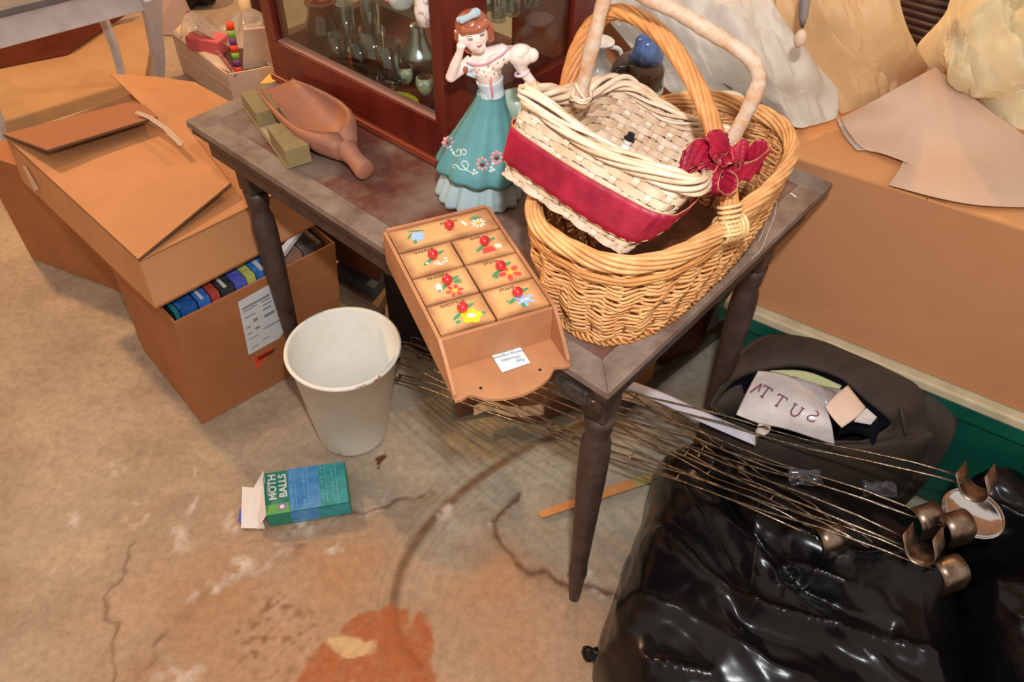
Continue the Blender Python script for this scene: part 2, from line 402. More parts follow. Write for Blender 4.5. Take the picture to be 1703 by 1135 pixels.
for nm, c, ax, ay in (('wall_back', (0, 5.05, 1.25), (4, 0, 0), (0, .05, 0)), ('wall_left', (-4.05, 1.5, 1.25), (.05, 0, 0), (0, 3.5, 0))):
    MB().obox(c, ax, ay, (0, 0, 1.25)).build(nm, wallm)['kind'] = 'structure'

# ------------------------------------------------------------------ the table
tb = root('side_table', T(.47, .3, 0), 'dark wooden table with dusty grey brown top and turned legs', 'table')
Dc = Ac+(Cc-Bc)
def inset(d):
    u1 = (Ac-Bc).normalized(); v1 = (Cc-Bc).normalized()
    return [Bc+u1*d+v1*d, Ac-u1*d+v1*d, Dc-u1*d-v1*d, Cc+u1*d-v1*d]
oc = [Bc, Ac, Dc, Cc]; ic = inset(.042); ic2 = inset(.0425)
for i in range(4):
    j = (i+1) % 4
    MB().quad_slab([oc[i], oc[j], ic[j], ic[i]], TZ-.014, TZ).build('border_board', tabledust, tb, bevel=.0015)
MB().quad_slab(ic2, TZ-.014, TZ-.0012).build('panel', tablered, tb)
un = inset(.004)
for i in range(4):
    j = (i+1) % 4; a, b = un[i], un[j]; n = inset(.016)
    MB().quad_slab([a, b, n[j], n[i]], TZ-.027, TZ-.016).build('edge_rail', tabledark, tb, bevel=.001)
    a2, b2 = inset(.02)[i], inset(.02)[j]; n = inset(.036)
    MB().quad_slab([a2, b2, n[j], n[i]], TZ-.075, TZ-.027).build('apron', tabledark, tb, bevel=.001)
def rz(prof, z):
    for (z0, r0), (z1, r1) in zip(prof[:-1], prof[1:]):
        if z0 <= z <= z1: return r0+(r1-r0)*(z-z0)/(z1-z0)
legp = [(0, .0105), (.02, .012), (.06, .0135), (.085, .0145), (.1, .0175), (.115, .017), (.125, .0155), (.2, .0175), (.3, .0205), (.4, .0235), (.47, .0245), (.5, .023), (.515, .019), (.522, .0175), (.53, .021), (.55, .0225), (.565, .024)]
for (u, v) in ((.055, .079), (.885, .079), (.055, .527), (.885, .527)):
    p = T(u, v, 0)
    l = MB().lathe(p, [(r, z) for z, r in legp], 20).build('leg', tabledark, tb, smooth=True)
    MB().obox(T(u, v, .632), U*.021, W*.021, V(0, 0, .063)).build('leg_block', tabledark, l, bevel=.004)
bp = onz(985, 640, .69)
br = [onz(935, 612, .7), onz(957, 625, .7)]
poly = [V(0, 0), V(.05, 0), V(.05, -.02), V(.043, -.028), V(.01, -.028), V(.0, -.02)]
hb = T(.055, -.002, .703)
MB().prism([hb+U*(-.028+p.x)+V(0, 0, p.y) for p in [Vector((a[0], a[1])) for a in poly]], W*-.006).build('corner_bracket', mat('dark_iron', (58, 54, 52), .4, (90, 84, 80), 90, .4, 300, metal=.6), tb, bevel=.001, label='dark iron bracket at the front corner')
MB().tube([T(.02+.0*k, -.0, .69+.004*k) for k in range(2)], .003).build('hinge_pin', chromeb, tb)
# ------------------------------------------------------------------ display cabinet on the table
cb = root('display_cabinet', T(.72, .4, TZ+.001), 'dark mahogany display cabinet with glass sides on the back of the table', 'cabinet')
cu0, cu1, cv0, cv1, ct = .488, .949, .213, .604, 1.24
def cbox(u0, u1, v0, v1, z0, z1, nm, m_, par=cb, bev=.0015, label=None):
    return MB().box8([T(u0, v0, z0), T(u1, v0, z0), T(u1, v1, z0), T(u0, v1, z0)], [T(u0, v0, z1), T(u1, v0, z1), T(u1, v1, z1), T(u0, v1, z1)]).build(nm, m_, par, bevel=bev, label=label)
cbox(cu0-.004, cu1+.004, cv0-.006, cv1, .722, .734, 'base_moulding', mahog2, label='lighter red brown moulding')
cbox(cu0, cu1, cv0, cv1, .735, .75, 'bottom_panel', mahog)
cbox(cu0, cu1, cv0, cv0+.022, .75, .803, 'bottom_rail', mahog)
cbox(cu0, cu0+.022, cv0+.022, cv1, .75, .803, 'bottom_rail', mahog)
cbox(cu1-.022, cu1, cv0+.022, cv1, .75, .803, 'bottom_rail', mahog)
cbox(cu0+.02, cu1-.03, cv0+.002, cv0+.02, .803, .807, 'bevel_reflection', mat('bevel_reflection_paint', (158, 106, 92), .3))  # pale strip paints in the reflection along the bevel below the glass
cbox(cu0, cu0+.022, cv0, cv0+.1, .803, ct, 'corner_post', mahog)
cbox(cu1-.03, cu1, cv0, cv0+.03, .803, ct, 'corner_post', mahog)
cbox(cu0, cu0+.022, cv1-.07, cv1, .803, ct, 'corner_post', mahog)
cbox(cu1-.022, cu1, cv1-.03, cv1, .803, ct, 'corner_post', mahog)
cbox(cu0+.022, cu0+.19, cv1-.016, cv1-.004, .75, ct, 'back_panel', mat('cabinet_back', (150, 74, 40), .5, (128, 58, 32), 8, stretch=(1, 1, .2)))
cbox(cu0, cu1, cv0, cv0+.03, ct, ct+.02, 'top_rail', mahog); cbox(cu0, cu1, cv1-.03, cv1, ct, ct+.02, 'top_rail', mahog)
cbox(cu0, cu0+.03, cv0+.03, cv1-.03, ct, ct+.02, 'top_rail', mahog); cbox(cu1-.03, cu1, cv0+.03, cv1-.03, ct, ct+.02, 'top_rail', mahog)
cbox(cu0+.03, cu1-.03, cv0+.03, cv1-.03, ct+.006, ct+.01, 'top_pane', glassm, bev=0)  # unseen top, added as glass so light reaches the cabinet interior
cbox(cu0+.022, cu1-.03, cv0+.008, cv0+.011, .804, ct, 'front_pane', glassm, bev=0)
cbox(cu0+.008, cu0+.011, cv0+.1, cv1-.07, .804, ct, 'side_pane', glassm, bev=0)
cbox(cu1-.012, cu1-.009, cv0+.03, cv1-.03, .804, ct, 'side_pane', glassm, bev=0)
cbox(cu0+.024, cu0+.3, cv0+.03, cv1-.02, .938, .95, 'shelf', thin(bpy.data.materials.new('grey_glass_shelf'), (190, 190, 184), .15))
# contents
def rnd(name, px, py, z0, prof, m_, label, cat, n=20, rf=None, parts=(), group=None, pos=None):
    c = pos if pos is not None else onz(px, py, z0)
    r = root(name, c, label, cat, group)
    o = MB().lathe(c, prof, n, rf).build('body', m_, r, smooth=True)
    return r, c
def tumbler(R, H, t=.0016, foot=0):
    return [(0.0001, .0), (R*.78, 0), (R*.82, .003), (R, H), (R-t, H), (R*.8-t, .006), (.0001, .006)]
amber = thin(bpy.data.materials.new('amber_glass'), (206, 120, 50), .06)
smoke = thin(bpy.data.materials.new('smoky_glass'), (186, 192, 198), .08)
creamc = mat('cream_ceramic', (206, 196, 160), .25, (186, 178, 128), 20)
wcer = mat('white_ceramic', (226, 224, 220), .2, coat=.5)
GI = 'glassware inside the display cabinet'
z0 = .7515
r, c = rnd('amber_jar', 548, 100, z0, [(.0001, 0), (.031, 0), (.034, .01), (.034, .07), (.026, .092), (.026, .108), (.03, .112), (.028, .114), (.022, .114), (.022, .09), (.03, .068), (.03, .01), (.0001, .006)], amber, 'brown amber glass jar behind the cabinet front, furthest left', 'jar')
for i, (px, py, R, H, lb, m_) in enumerate([
    (583, 92, .018, .1, 'slim clear tumbler just right of the amber jar', vessel),
    (566, 122, .014, .075, 'small grey glass in front of the amber jar', smoke),
    (603, 128, .017, .07, 'smoky low glass in the cabinet middle, front row', smoke),
    (627, 132, .024, .095, 'wide clear tumbler left of the metal shaker, back row', vessel),
    (652, 145, .024, .085, 'clear flared tumbler touching the metal shaker', vessel),
    (622, 75, .02, .1, 'tall clear glass below the upper cup in the cabinet', vessel)]):
    r, c = rnd('drinking_glass', px, py, z0, tumbler(R, H), m_, lb, 'glass', group=GI)
r, c = rnd('metal_shaker', 700, 132, z0, [(.0001, 0), (.03, 0), (.031, .04), (.034, .042), (.034, .05), (.03, .058), (.02, .072), (.015, .09), (.014, .1), (.012, .104), (.0001, .105)], mat('brushed_metal', (172, 172, 170), .3, metal=1), 'silver metal shaker with stepped lid at the cabinet right', 'shaker')
for px, py, lb in ((676, 140, 'cream owl shaped cup with brown top, left one in the cabinet'), (708, 158, 'cream owl shaped cup with brown top, right one by the post')):
    c = onz(px, py, z0); r = root('owl_cup', c, lb, 'cup', 'pair of owl cups')
    MB().lathe(c, [(.0001, 0), (.007, .001), (.014, .012), (.017, .024), (.015, .034), (.0001, .037)], 16).build('body', creamc, r, smooth=True)
    MB().lathe(c+V(0, 0, .034), [(.0001, .004), (.008, .003), (.013, .0), (.0001, .0)], 16).build('crown', mat('brown_glaze', (84, 46, 36), .3), r, smooth=True)
    for s in (-1, 1): MB().ball(c+V(s*.006, -.0145, .027), .004, 6).build('eye', wcer, r, smooth=True)
c = onz(652, 152, z0); r = root('glass_bird', c, 'small clear glass bird on the cabinet floor', 'ornament')
b = MB(); b.ball(c+V(0, 0, .013), .013, 8, (1.4, .8, 1)); b.ball(c+V(-.014, 0, .026), .007, 8); b.tube([c+V(.01, 0, .016), c+V(.028, 0, .024)], [.006, .002]); b.build('body', vessel, r, smooth=True)
c = onz(680, 168, z0); r = root('yellow_leaf', c, 'bright yellow leaf lying inside the cabinet front glass', 'leaf')
pl = [(-.028, .0), (-.014, .010), (.004, .012), (.018, .006), (.03, -.004), (.014, -.006), (-.004, -.01), (-.02, -.008)]
MB().prism([c+U*-a*1.0+W*b_+V(0, 0, .004+.1*abs(a)) for a, b_ in pl], V(0, 0, .0012)).build('blade', mat('yellow_leaf', (222, 202, 24), .4, (190, 190, 20), 40), r)
MB().tube([c+U*.028+V(0, 0, .006), c+U*-.026+V(0, 0, .0075)], .0008, 5).build('vein', mat('leaf_vein', (176, 160, 20), .5), r)
c = onz(510, 92, z0); MB().ball(c+V(0, 0, .006), .007, 8, (1.2, 1, .8)).build('pebble', wcer, smooth=True, label='small white pebble at the cabinet left corner', cat='pebble')
c = onz(588, 118, z0); r = root('doll_ornament', c, 'tiny painted red and cream figure among the glasses', 'ornament')
MB().lathe(c, [(.0001, 0), (.009, 0), (.006, .02), (.008, .03), (.003, .036), (.0001, .037)], 12).build('dress', mat('ornament_red', (160, 66, 40), .4), r, smooth=True)
MB().ball(c+V(0, 0, .041), .0065, 7).build('head', creamc, r, smooth=True)
zs = .9505
def cup(px, py, z, R, H, m_, lb, deco=None):
    c = onz(px, py, z); r = root('painted_cup', c, lb, 'cup')
    MB().lathe(c, [(.0001, 0), (R*.55, 0), (R*.6, .004), (R*.95, H*.6), (R, H), (R*.94, H), (R*.85, H*.5), (.0001, .006)], 20).build('bowl', m_, r, smooth=True)
    MB().tube([c+U*(-R*.9)+V(0, 0, H*.8), c+U*(-R*1.5)+V(0, 0, H*.6), c+U*(-R*.8)+V(0, 0, H*.3)], .0025, 6).build('handle', m_, r, smooth=True)
    if deco: MB().ball(c+W*(-R*.86)+V(0, 0, H*.62), .009, 6, (1, .35, .8)).build('painted_flower', deco, r)
pinkp = mat('pink_paint', (206, 128, 148), .4)
cup(668, 10, zs, .03, .035, wcer, 'white cup with pink flower on the grey cabinet shelf', pinkp)
rnd('floral_vase', 708, 40, zs, [(.0001, 0), (.013, 0), (.016, .02), (.012, .05), (.01, .07), (.013, .08), (.011, .08), (.0001, .01)], mat('floral_ceramic', (226, 216, 202), .25, (196, 150, 150), 90, lo=.55, hi=.6), 'slim floral vase on the shelf beside the corner post', 'vase')
for px, py, lb in ((829, 34, 'tall clear glass on shelf seen through side pane, nearest'), (852, 24, 'tall clear glass on shelf behind the nearest one'), (884, 10, 'short clear glass at the far end of the shelf')):
    rnd('shelf_glass', px, py, zs, tumbler(.014, .07), vessel, lb, 'glass', group=GI)
# mint cup outside the cabinet
c = T(.45, .34, TZ+.001); r = root('mint_vase', c, 'pale mint glass vase between the figurine and baskets', 'vase')
MB().lathe(c, [(.0001, 0), (.018, 0), (.02, .01), (.017, .04), (.02, .075), (.024, .1), (.022, .1), (.015, .04), (.0001, .01)], 20, lambda a, i, r_, z: 1+.05*math.cos(a*8)).build('body', mat('mint_glass', (176, 196, 176), .25), r, smooth=True)

# ------------------------------------------------------------------ things behind the baskets
c = T(.43, .535, TZ+.001); r = root('white_pitcher', c, 'white ceramic pitcher with flared spout and blue foot', 'pitcher')
MB().lathe(c, [(.0001, 0), (.026, 0), (.03, .02), (.031, .045), (.027, .065)], 20).build('foot', mat('blue_glaze', (86, 124, 170), .25), r, smooth=True)
MB().lathe(c+V(0, 0, .065), [(.027, 0), (.03, .008), (.026, .022), (.014, .034), (.012, .048), (.02, .06), (.026, .064), (.024, .066), (.0001, .05)], 20, lambda a, i, r_, z: 1+(.45*max(0, math.cos(a-3.3))**6 if z > .055 else 0)).build('body', wcer, r, smooth=True)
MB().tube(catmull([c+V(.012, 0, .12), c+V(.035, 0, .115), c+V(.04, 0, .09), c+V(.026, 0, .075)], 4), .004, 8).build('handle', wcer, r, smooth=True)
c = T(.335, .535, TZ+.001); r = root('blue_canister', c, 'glass canister with blue domed lid and flowered blue base', 'canister')
blueg = mat('canister_blue', (92, 134, 182), .25, (120, 150, 190), 10)
MB().lathe(c, [(.0001, 0), (.038, 0), (.04, .03), (.039, .06), (.037, .068)], 24).build('base', blueg, r, smooth=True)
MB().lathe(c+V(0, 0, .068), [(.037, 0), (.036, .014), (.034, .016)], 24).build('rim_band', wcer, r, smooth=True)
MB().lathe(c+V(0, 0, .083), [(.035, 0), (.034, .03), (.026, .045)], 24).build('glass_wall', mat('brown_clear', (120, 92, 66), .08, trans=.5), r, smooth=True)
MB().lathe(c+V(0, 0, .127), [(.026, 0), (.029, .004), (.029, .012), (.022, .02), (.021, .034), (.014, .043), (.0001, .046)], 24).build('lid', mat('blue_black_lid', (34, 38, 50), .15, (84, 112, 168), 22, coat=.6), r, smooth=True)
MB().ball(c+V(-.006, -.038, .036), .014, 8, (1, .3, .7)).build('painted_flower', mat('mauve_paint', (176, 130, 180), .4), r, smooth=True)
MB().tube(catmull([c+V(-.03, -.012, .118), c+V(-.05, -.018, .116), c+V(-.052, -.02, .08), c+V(-.05, -.02, .02)], 5), .0058, 8, flat=.7).build('handle', mat('black_handle', (26, 26, 28), .3), r, smooth=True)
c = T(.4, .48, TZ+.001); r = root('small_sauce_cup', c, 'small round white cup with red foot behind the handles', 'cup')
MB().lathe(c, [(.0001, 0), (.016, 0), (.014, .014)], 16).build('foot', mat('red_glaze', (180, 52, 34), .3), r, smooth=True)
MB().lathe(c+V(0, 0, .014), [(.014, 0), (.023, .014), (.022, .03), (.014, .036), (.0001, .037)], 16).build('body', wcer, r, smooth=True)
c = onz(1052, 158, .77); n = V(.25, -.75, .6).normalized()
MB().lathe(c+V(0, 0, .03), [(.0001, -.003), (.03, -.003), (.046, .001), (.047, .003), (.03, 0), (.0001, 0)], 28, ax=n).build('brown_saucer', mat('mauve_brown_glaze', (120, 96, 88), .45), smooth=True, label='grey brown saucer leaning behind the back basket rim', cat='saucer')
c = T(.262, .552, TZ+.001); r = root('lidded_bowl', c, 'white lidded bowl with wide sloping lid', 'bowl')
MB().lathe(c, [(.0001, 0), (.028, 0), (.034, .03), (.036, .05)], 22).build('bowl', wcer, r, smooth=True)
MB().lathe(c+V(0, 0, .05), [(.046, -.004), (.048, 0), (.041, .012), (.022, .024), (.0001, .028)], 22).build('lid', mat('cream_lid', (206, 196, 178), .35), r, smooth=True)
MB().ball(c+V(0, 0, .084), .007, 8).build('knob', wcer, r, smooth=True)
c = T(.185, .565, TZ+.001); r = root('tan_lampshade', c, 'tan tapered lampshade standing right of the white bowl', 'lampshade')
MB().lathe(c, [(.032, 0), (.032, .002), (.022, .1), (.020, .1), (.030, .002)], 24).build('shade', mat('tan_shade', (150, 126, 98), .8), r, smooth=True)
MB().lathe(c+V(0, 0, .1), [(.023, -.003), (.024, 0), (.023, .003), (.020, 0)], 24).build('top_ring', mat('pale_trim', (206, 196, 176), .6), r, smooth=True)
G = patch([[T(.47-.03*i, .44+.03*j, TZ+.004) for i in range(4)] for j in range(3)])
MB().grid(crumple(G, .008, 30, 5)).build('beige_cloth', mat('beige_linen', (176, 162, 140), .9), solid=.001, smooth=True, label='folded beige cloth lying beside the mint vase', cat='cloth')

# ------------------------------------------------------------------ cardboard boxes on the left
def panel(mb, q, th=.004):      # thin board through four points
    q = [Vector(a) for a in q]; n = (q[1]-q[0]).cross(q[3]-q[0]).normalized()*th
    return mb.box8(q, [a+n for a in q])
# open carton with magazines
a0 = onz(336, 706, .001); b0 = onz(572, 577, .001); a1 = onz(290, 538, .33); b1 = onz(557, 404, .33)
dirf = (b1-a1).normalized(); back = V(-dirf.y, dirf.x, 0)
if back.y < 0: back = -back
back = (back*.34)
bx = root('open_carton', (a0+b0+back)/2, 'brown open carton of magazines with white shipping label, under the table', 'box')
a0b = a0+back*.95+V(.01, 0, 0); b0b = b0+back
a1b = a1+back; b1b = b1+back
for nm, qd in (('front_panel', [a0, b0, b1, a1]), ('side_panel', [a0, a1, a1b, a0b]), ('side_panel', [b0, b0b, b1b, b1]), ('back_panel', [a0b, a1b, b1b, b0b])):
    panel(MB(), qd, -.0045).build(nm, kraft2, bx)
panel(MB(), [a0, b0, b0b, a0b], .004).build('bottom_panel', kraft2, bx)
def on_front(s, t, off=.0012):      # s along, t up (0..1)
    n = -back.normalized()
    return a0.lerp(b0, s).lerp(a1.lerp(b1, s), t)+n*off
nF = -back.normalized()
fplane = lambda x, y, off=.002: onpl(x, y, a1, nF*1.0)+nF*off
# plane of the front panel (leaning slightly)
nfp = (b1-a1).cross(a0-a1).normalized()
if nfp.y > 0: nfp = -nfp
fp = lambda x, y, off=.0015: onpl(x, y, a1, nfp)+nfp*off
lb = [fp(395, 502), fp(448, 472), fp(475, 556), fp(413, 590)]
MB().prism(lb, nfp*.0004).build('shipping_label', mat('label_paper', (206, 208, 210), .6), bx, label='white shipping label with grey print')
grey_ink = mat('grey_print', (128, 132, 140), .7)
def lrow(s0, s1, t, h=.02):
    p = lambda s, tt: lb[0].lerp(lb[1], s).lerp(lb[3].lerp(lb[2], s), tt)+nfp*.0006
    return MB().prism([p(s0, t), p(s1, t), p(s1, t+h), p(s0, t+h)], nfp*.0002)
rows = MB()
for s0, s1, t, h in ((.08, .9, .14, .035), (.08, .5, .2, .02), (.62, .9, .2, .02), (.62, .9, .27, .02), (.62, .85, .34, .03), (.08, .4, .32, .02), (.3, .42, .42, .05), (.6, .9, .45, .05), (.08, .2, .5, .02), (.3, .42, .58, .04), (.08, .2, .62, .02), (.5, .95, .67, .02), (.08, .35, .72, .015), (.4, .6, .86, .015), (.1, .3, .9, .015)):
    b = lrow(s0, s1, t, h); rows.add(b.v, b.f)
rows.build('label_print', grey_ink, bx, kind='stuff')
MB().prism([fp(422, 594), fp(472, 568), fp(478, 592), fp(428, 619)], nfp*.0005).build('orange_sticker', mat('orange_sticker', (226, 72, 34), .5), bx, label='bright orange sticker below the shipping label')
MB().prism([fp(427, 594, .0022), fp(467, 573, .0022), fp(468, 579, .0022), fp(428, 600, .0022)], nfp*.0003).build('sticker_print', mat('dark_red_ink', (110, 36, 24), .6), bx)
# magazines in it
mags = [((303, 521), (330, 508), (22, 76, 150), .06), ((333, 506), (352, 497), (44, 104, 190), .05), ((354, 495), (368, 489), (178, 60, 50), .05), ((370, 487), (392, 477), (40, 44, 44), .06), ((394, 476), (412, 467), (76, 84, 190), .06), ((430, 459), (458, 446), (44, 108, 190), .05), ((474, 438), (506, 423), (150, 110, 84), .05), ((509, 422), (540, 407), (110, 96, 92), .05), ((294, 526), (301, 522), (28, 110, 118), .07), ((414, 466), (428, 460), (190, 190, 90), .06)]
for i, (p, q_, colr, dd) in enumerate(mags):
    zt = .318
    P0 = onz(*p, zt)+back.normalized()*.012; P1 = onz(*q_, zt)+back.normalized()*.012
    bk = back.normalized()*(.22)
    r = root('magazine', P0.lerp(P1, .5)+V(0, 0, -.03), {0: 'dark blue', 1: 'bright blue', 2: 'red', 3: 'black', 4: 'violet blue', 5: 'sky blue', 6: 'tan', 7: 'grey', 8: 'teal green', 9: 'yellow green'}[i]+' covered magazine in the open carton, '+('left of the label' if i in (0, 1, 2, 8) else 'above the label' if i in (3, 4, 9, 5) else 'right of the table leg'), 'magazine', 'magazines in the open carton')
    dz = V(0, 0, -.026)
    MB().box8([P0+dz, P1+dz, P1+dz+bk, P0+dz+bk], [P0, P1, P1+bk+V(0, 0, .004), P0+bk+V(0, 0, .004)]).build('cover', mat('mag_%d' % i, colr, .3, tuple(min(255, c_+50) for c_ in colr), 40), r)
    k_ = P0.lerp(P1, .3); k2 = P0.lerp(P1, .55)
    if i in (1, 3, 5): MB().box8([k_, k2, k2+bk*.3, k_+bk*.25], [a+V(0, 0, .0008) for a in (k_, k2, k2+bk*.3, k_+bk*.25)]).build('cover_print', paper, r)
# upper carton with flaps
zt, zb_ = .452, .356
c0 = onz(232, 437, zt); c1 = onz(11, 233, zt)
e1 = (c1-c0).normalized(); e2 = V(-e1.y, e1.x, 0)
if e2.x < 0: e2 = -e2
c3 = c0+e2*.42; c2 = c1+e2*.42
d0 = onz(259, 515, zb_+.005); d1 = d0+(c1-c0); d3 = d0+e2*.42; d2 = d1+e2*.42
ub = root('flapped_carton', (d0+d2)/2, 'brown carton with loose orange lit top flaps, stacked over two cartons', 'box')
for nm, qd in (('front_panel', [d0, d3, c3, c0]), ('side_panel', [d0, c0, c1, d1]), ('side_panel', [d3, d2, c2, c3]), ('back_panel', [d1, c1, c2, d2])):
    panel(MB(), qd, -.0045).build(nm, kraft, ub)
panel(MB(), [d0, d3, d2, d1], .004).build('bottom_panel', kraft2, ub)
th = V(0, 0, .004)
def flap(pts, mt, nm='top_flap', label=None):
    P = [Vector(p) for p in pts]
    return MB().prism(P, th).build(nm, mt, ub, label=label)
flap([c0+V(0, 0, .001), c3+V(0, 0, .001), c3-e2*.06+e1*.13, c0+e2*.05+e1*.15], kraft, 'short_flap')
flap([c0+th*1.3, onz(384, 307, zt+.03), onz(310, 212, zt+.034), onz(240, 196, zt+.02), c1+th*1.3], kraft, 'long_flap')
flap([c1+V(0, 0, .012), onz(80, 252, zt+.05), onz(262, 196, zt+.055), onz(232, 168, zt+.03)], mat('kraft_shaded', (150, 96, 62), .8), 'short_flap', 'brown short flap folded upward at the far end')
flap([onz(305, 241, zt+.012), onz(400, 345, zt-.01), onz(470, 300, zt-.005), onz(382, 171, zt+.01), onz(325, 139, zt+.02), onz(260, 130, zt+.035), onz(184, 125, zt+.06)], kraft, 'long_flap', 'outward leaning long flap with torn tape edge')
tp = mat('clear_packing_tape', (190, 164, 142), .12, coat=.5)
pts = [onz(x, y, zt+.062-.0*i) for i, (x, y) in enumerate([(228, 186), (250, 196), (276, 215), (302, 241)])]
MB().strip(pts, [V(.010, .008, 0)]*4, .001, 4, .002, 2).build('packing_tape', tp, ub, label='shiny clear tape strip')
pts = [onz(x, y, zt+.046) for x, y in [(247, 204), (265, 212), (285, 226), (298, 236)]]
MB().strip(pts, [V(-.03, .028, .0)]*4, .001, 6, .0035, 5).build('packing_tape', tp, ub, label='crinkled loose tape end')
for ea, eb in ((onz(384, 307, zt+.03), c0+th*1.3), (onz(384, 307, zt+.03), onz(310, 212, zt+.034)), (onz(80, 252, zt+.05), onz(262, 196, zt+.055)), (onz(80, 252, zt+.05), c1+V(0, 0, .012))):
    MB().tube([ea+V(0, -.001, .001), eb+V(0, -.001, .001)], .0028, 4).build('shaded_cut_edge', kraftdark, ub)  # flap edge strips, coloured dark for the shade on their undersides
nS = (c1-c0).cross(d0-c0).normalized()
if nS.dot(EYE-c0) < 0: nS = -nS
sp_ = lambda x, y: onpl(x, y, c0, nS)+nS*.003
MB().prism([sp_(40, 276), sp_(45, 275), sp_(68, 315), sp_(60, 317)], nS*.0005).build('side_sticker', mat('pale_sticker', (200, 170, 146), .6), ub, label='small pale sticker on the side')
pq = [onz(468, 420, .345), onz(505, 379, .352), onz(507, 383, .352), onz(474, 428, .345)]
MB().prism([p+th*.2 for p in pq], V(0, 0, .012)).build('paper_sheaf', mat('white_sheaf', (214, 216, 222), .6), label='white papers poking out between the two cartons, right of the table leg', cat='papers')
# carton behind, on the floor
f0 = onz(195, 481, .001); f1 = onz(55, 428, .001); kd = (f1-f0); kn = V(-kd.y, kd.x, 0).normalized()
if kn.y < 0: kn = -kn
kn = V(.35, .93, 0)
lw = root('lower_carton', (f0+f1)/2+kn*.15, 'brown closed carton on the floor beneath the far end of the flapped one', 'box')
f0 = f0-kd*.3
g0, g1 = f0+kn*.1, f1+kn*.1+V(.06, .0, 0); hz = V(0, 0, .345)
fh = V(-.0, 0.0, .345)
for nm, qd in (('front_panel', [f0, f1, f1+hz, f0+hz]), ('side_panel', [f1, g1, g1+hz, f1+hz]), ('side_panel', [f0, f0+hz, g0+hz, g0]), ('back_panel', [g0, g0+hz, g1+hz, g1])):
    panel(MB(), qd, -.0045).build(nm, kraft2, lw)
panel(MB(), [f0+hz, f1+hz, g1+hz, g0+hz], .004).build('top_panel', kraft2, lw)

# ------------------------------------------------------------------ far left: flat sheet, bench, tray box, dark box
q4 = [onz(15, 229, .015), onz(238, 158, .015), onz(260, 30, .015), onz(-80, 110, .015)]
fs = root('flat_carton_sheet', (q4[0]+q4[2])/2, 'large tan flattened carton on the floor under the grey bench', 'cardboard')
MB().prism([V(p.x, p.y, .002) for p in q4], V(0, 0, .022)).build('sheet', mat('golden_kraft', (186, 146, 102), .7, (176, 134, 92), 6), fs, bevel=.003)
e_a, e_b = onz(15, 229, .028), onz(238, 158, .028)
MB().tube([e_a, e_a.lerp(e_b, .5)+V(0, 0, .002), e_b], .009, 8).build('folded_edge', mat('pale_yellow_edge', (232, 206, 150), .5), fs, smooth=True, label='pale yellow folded edge')
for s_ in (.1, .78):
    p = e_a.lerp(e_b, s_); MB().tube([p-(e_b-e_a).normalized()*.012, p+(e_b-e_a).normalized()*.012], .0095, 8).build('orange_tape', mat('orange_tape', (220, 120, 60), .4), fs)
dk = [onz(-30, 118, .03), onz(112, 90, .03), onz(104, 48, .16), onz(-30, 84, .16)]
dn = V(.1, .35, 0)
MB().box8([V(dk[0].x, dk[0].y, .026), V(dk[1].x, dk[1].y, .026), V(dk[1].x, dk[1].y, .026)+dn, V(dk[0].x, dk[0].y, .026)+dn],
          [V(dk[0].x, dk[0].y, .17), V(dk[1].x, dk[1].y, .17), V(dk[1].x, dk[1].y, .17)+dn, V(dk[0].x, dk[0].y, .17)+dn]).build('red_brown_crate', mat('red_brown_box', (128, 62, 36), .6, (108, 50, 30), 10), bevel=.004, label='red brown wooden crate in the shade under the grey bench', cat='crate')
bw = mat('pale_grey_paint', (216, 212, 216), .5, (200, 196, 198), 20, .05, 60)
h0 = .40
A_ = onz(-60, 92, h0); B_ = onz(232, 14, h0); bd = (B_-A_).normalized(); bk2 = V(-bd.y, bd.x, 0)
bn = root('grey_bench', A_.lerp(B_, .5)+bk2*.18-V(0, 0, h0), 'pale grey painted bench with deep apron at the top left', 'bench')
MB().obox(A_.lerp(B_, .5)+V(0, 0, .04), bd*((B_-A_).length/2+.02), bk2*.012, V(0, 0, .045)).build('apron', bw, bn, bevel=.003)
MB().obox(A_.lerp(B_, .5)+bk2*.34+V(0, 0, .04), bd*((B_-A_).length/2), bk2*.012, V(0, 0, .045)).build('apron', bw, bn, bevel=.003)
MB().obox(A_.lerp(B_, .5)+bk2*.17+V(0, 0, .095), bd*((B_-A_).length/2+.05), bk2*.205, V(0, 0, .011)).build('seat_board', mat('dark_grey_seat', (96, 92, 96), .5, (120, 114, 112), 14), bn, bevel=.004)
def bleg(px, py, zt_, top, wd):
    f = onz(px, py, .027); t = Vector(top)
    pth = [f, f.lerp(t, .35)+bd*.012, f.lerp(t, .75)+bd*.004, t]
    MB().tube(pth, [wd*.8, wd*.85, wd*1.0, wd*1.35], 4, flat=.8).build('leg', bw, bn, bevel=.004)
bleg(262, 150, h0, onz(248, -12, h0+.05), .032)
bleg(206, 138, h0, V(*(onz(206, 138, .03)[:2]), h0+.03), .024)
bleg(8, 272, h0, onz(-52, 80, h0+.04), .032)
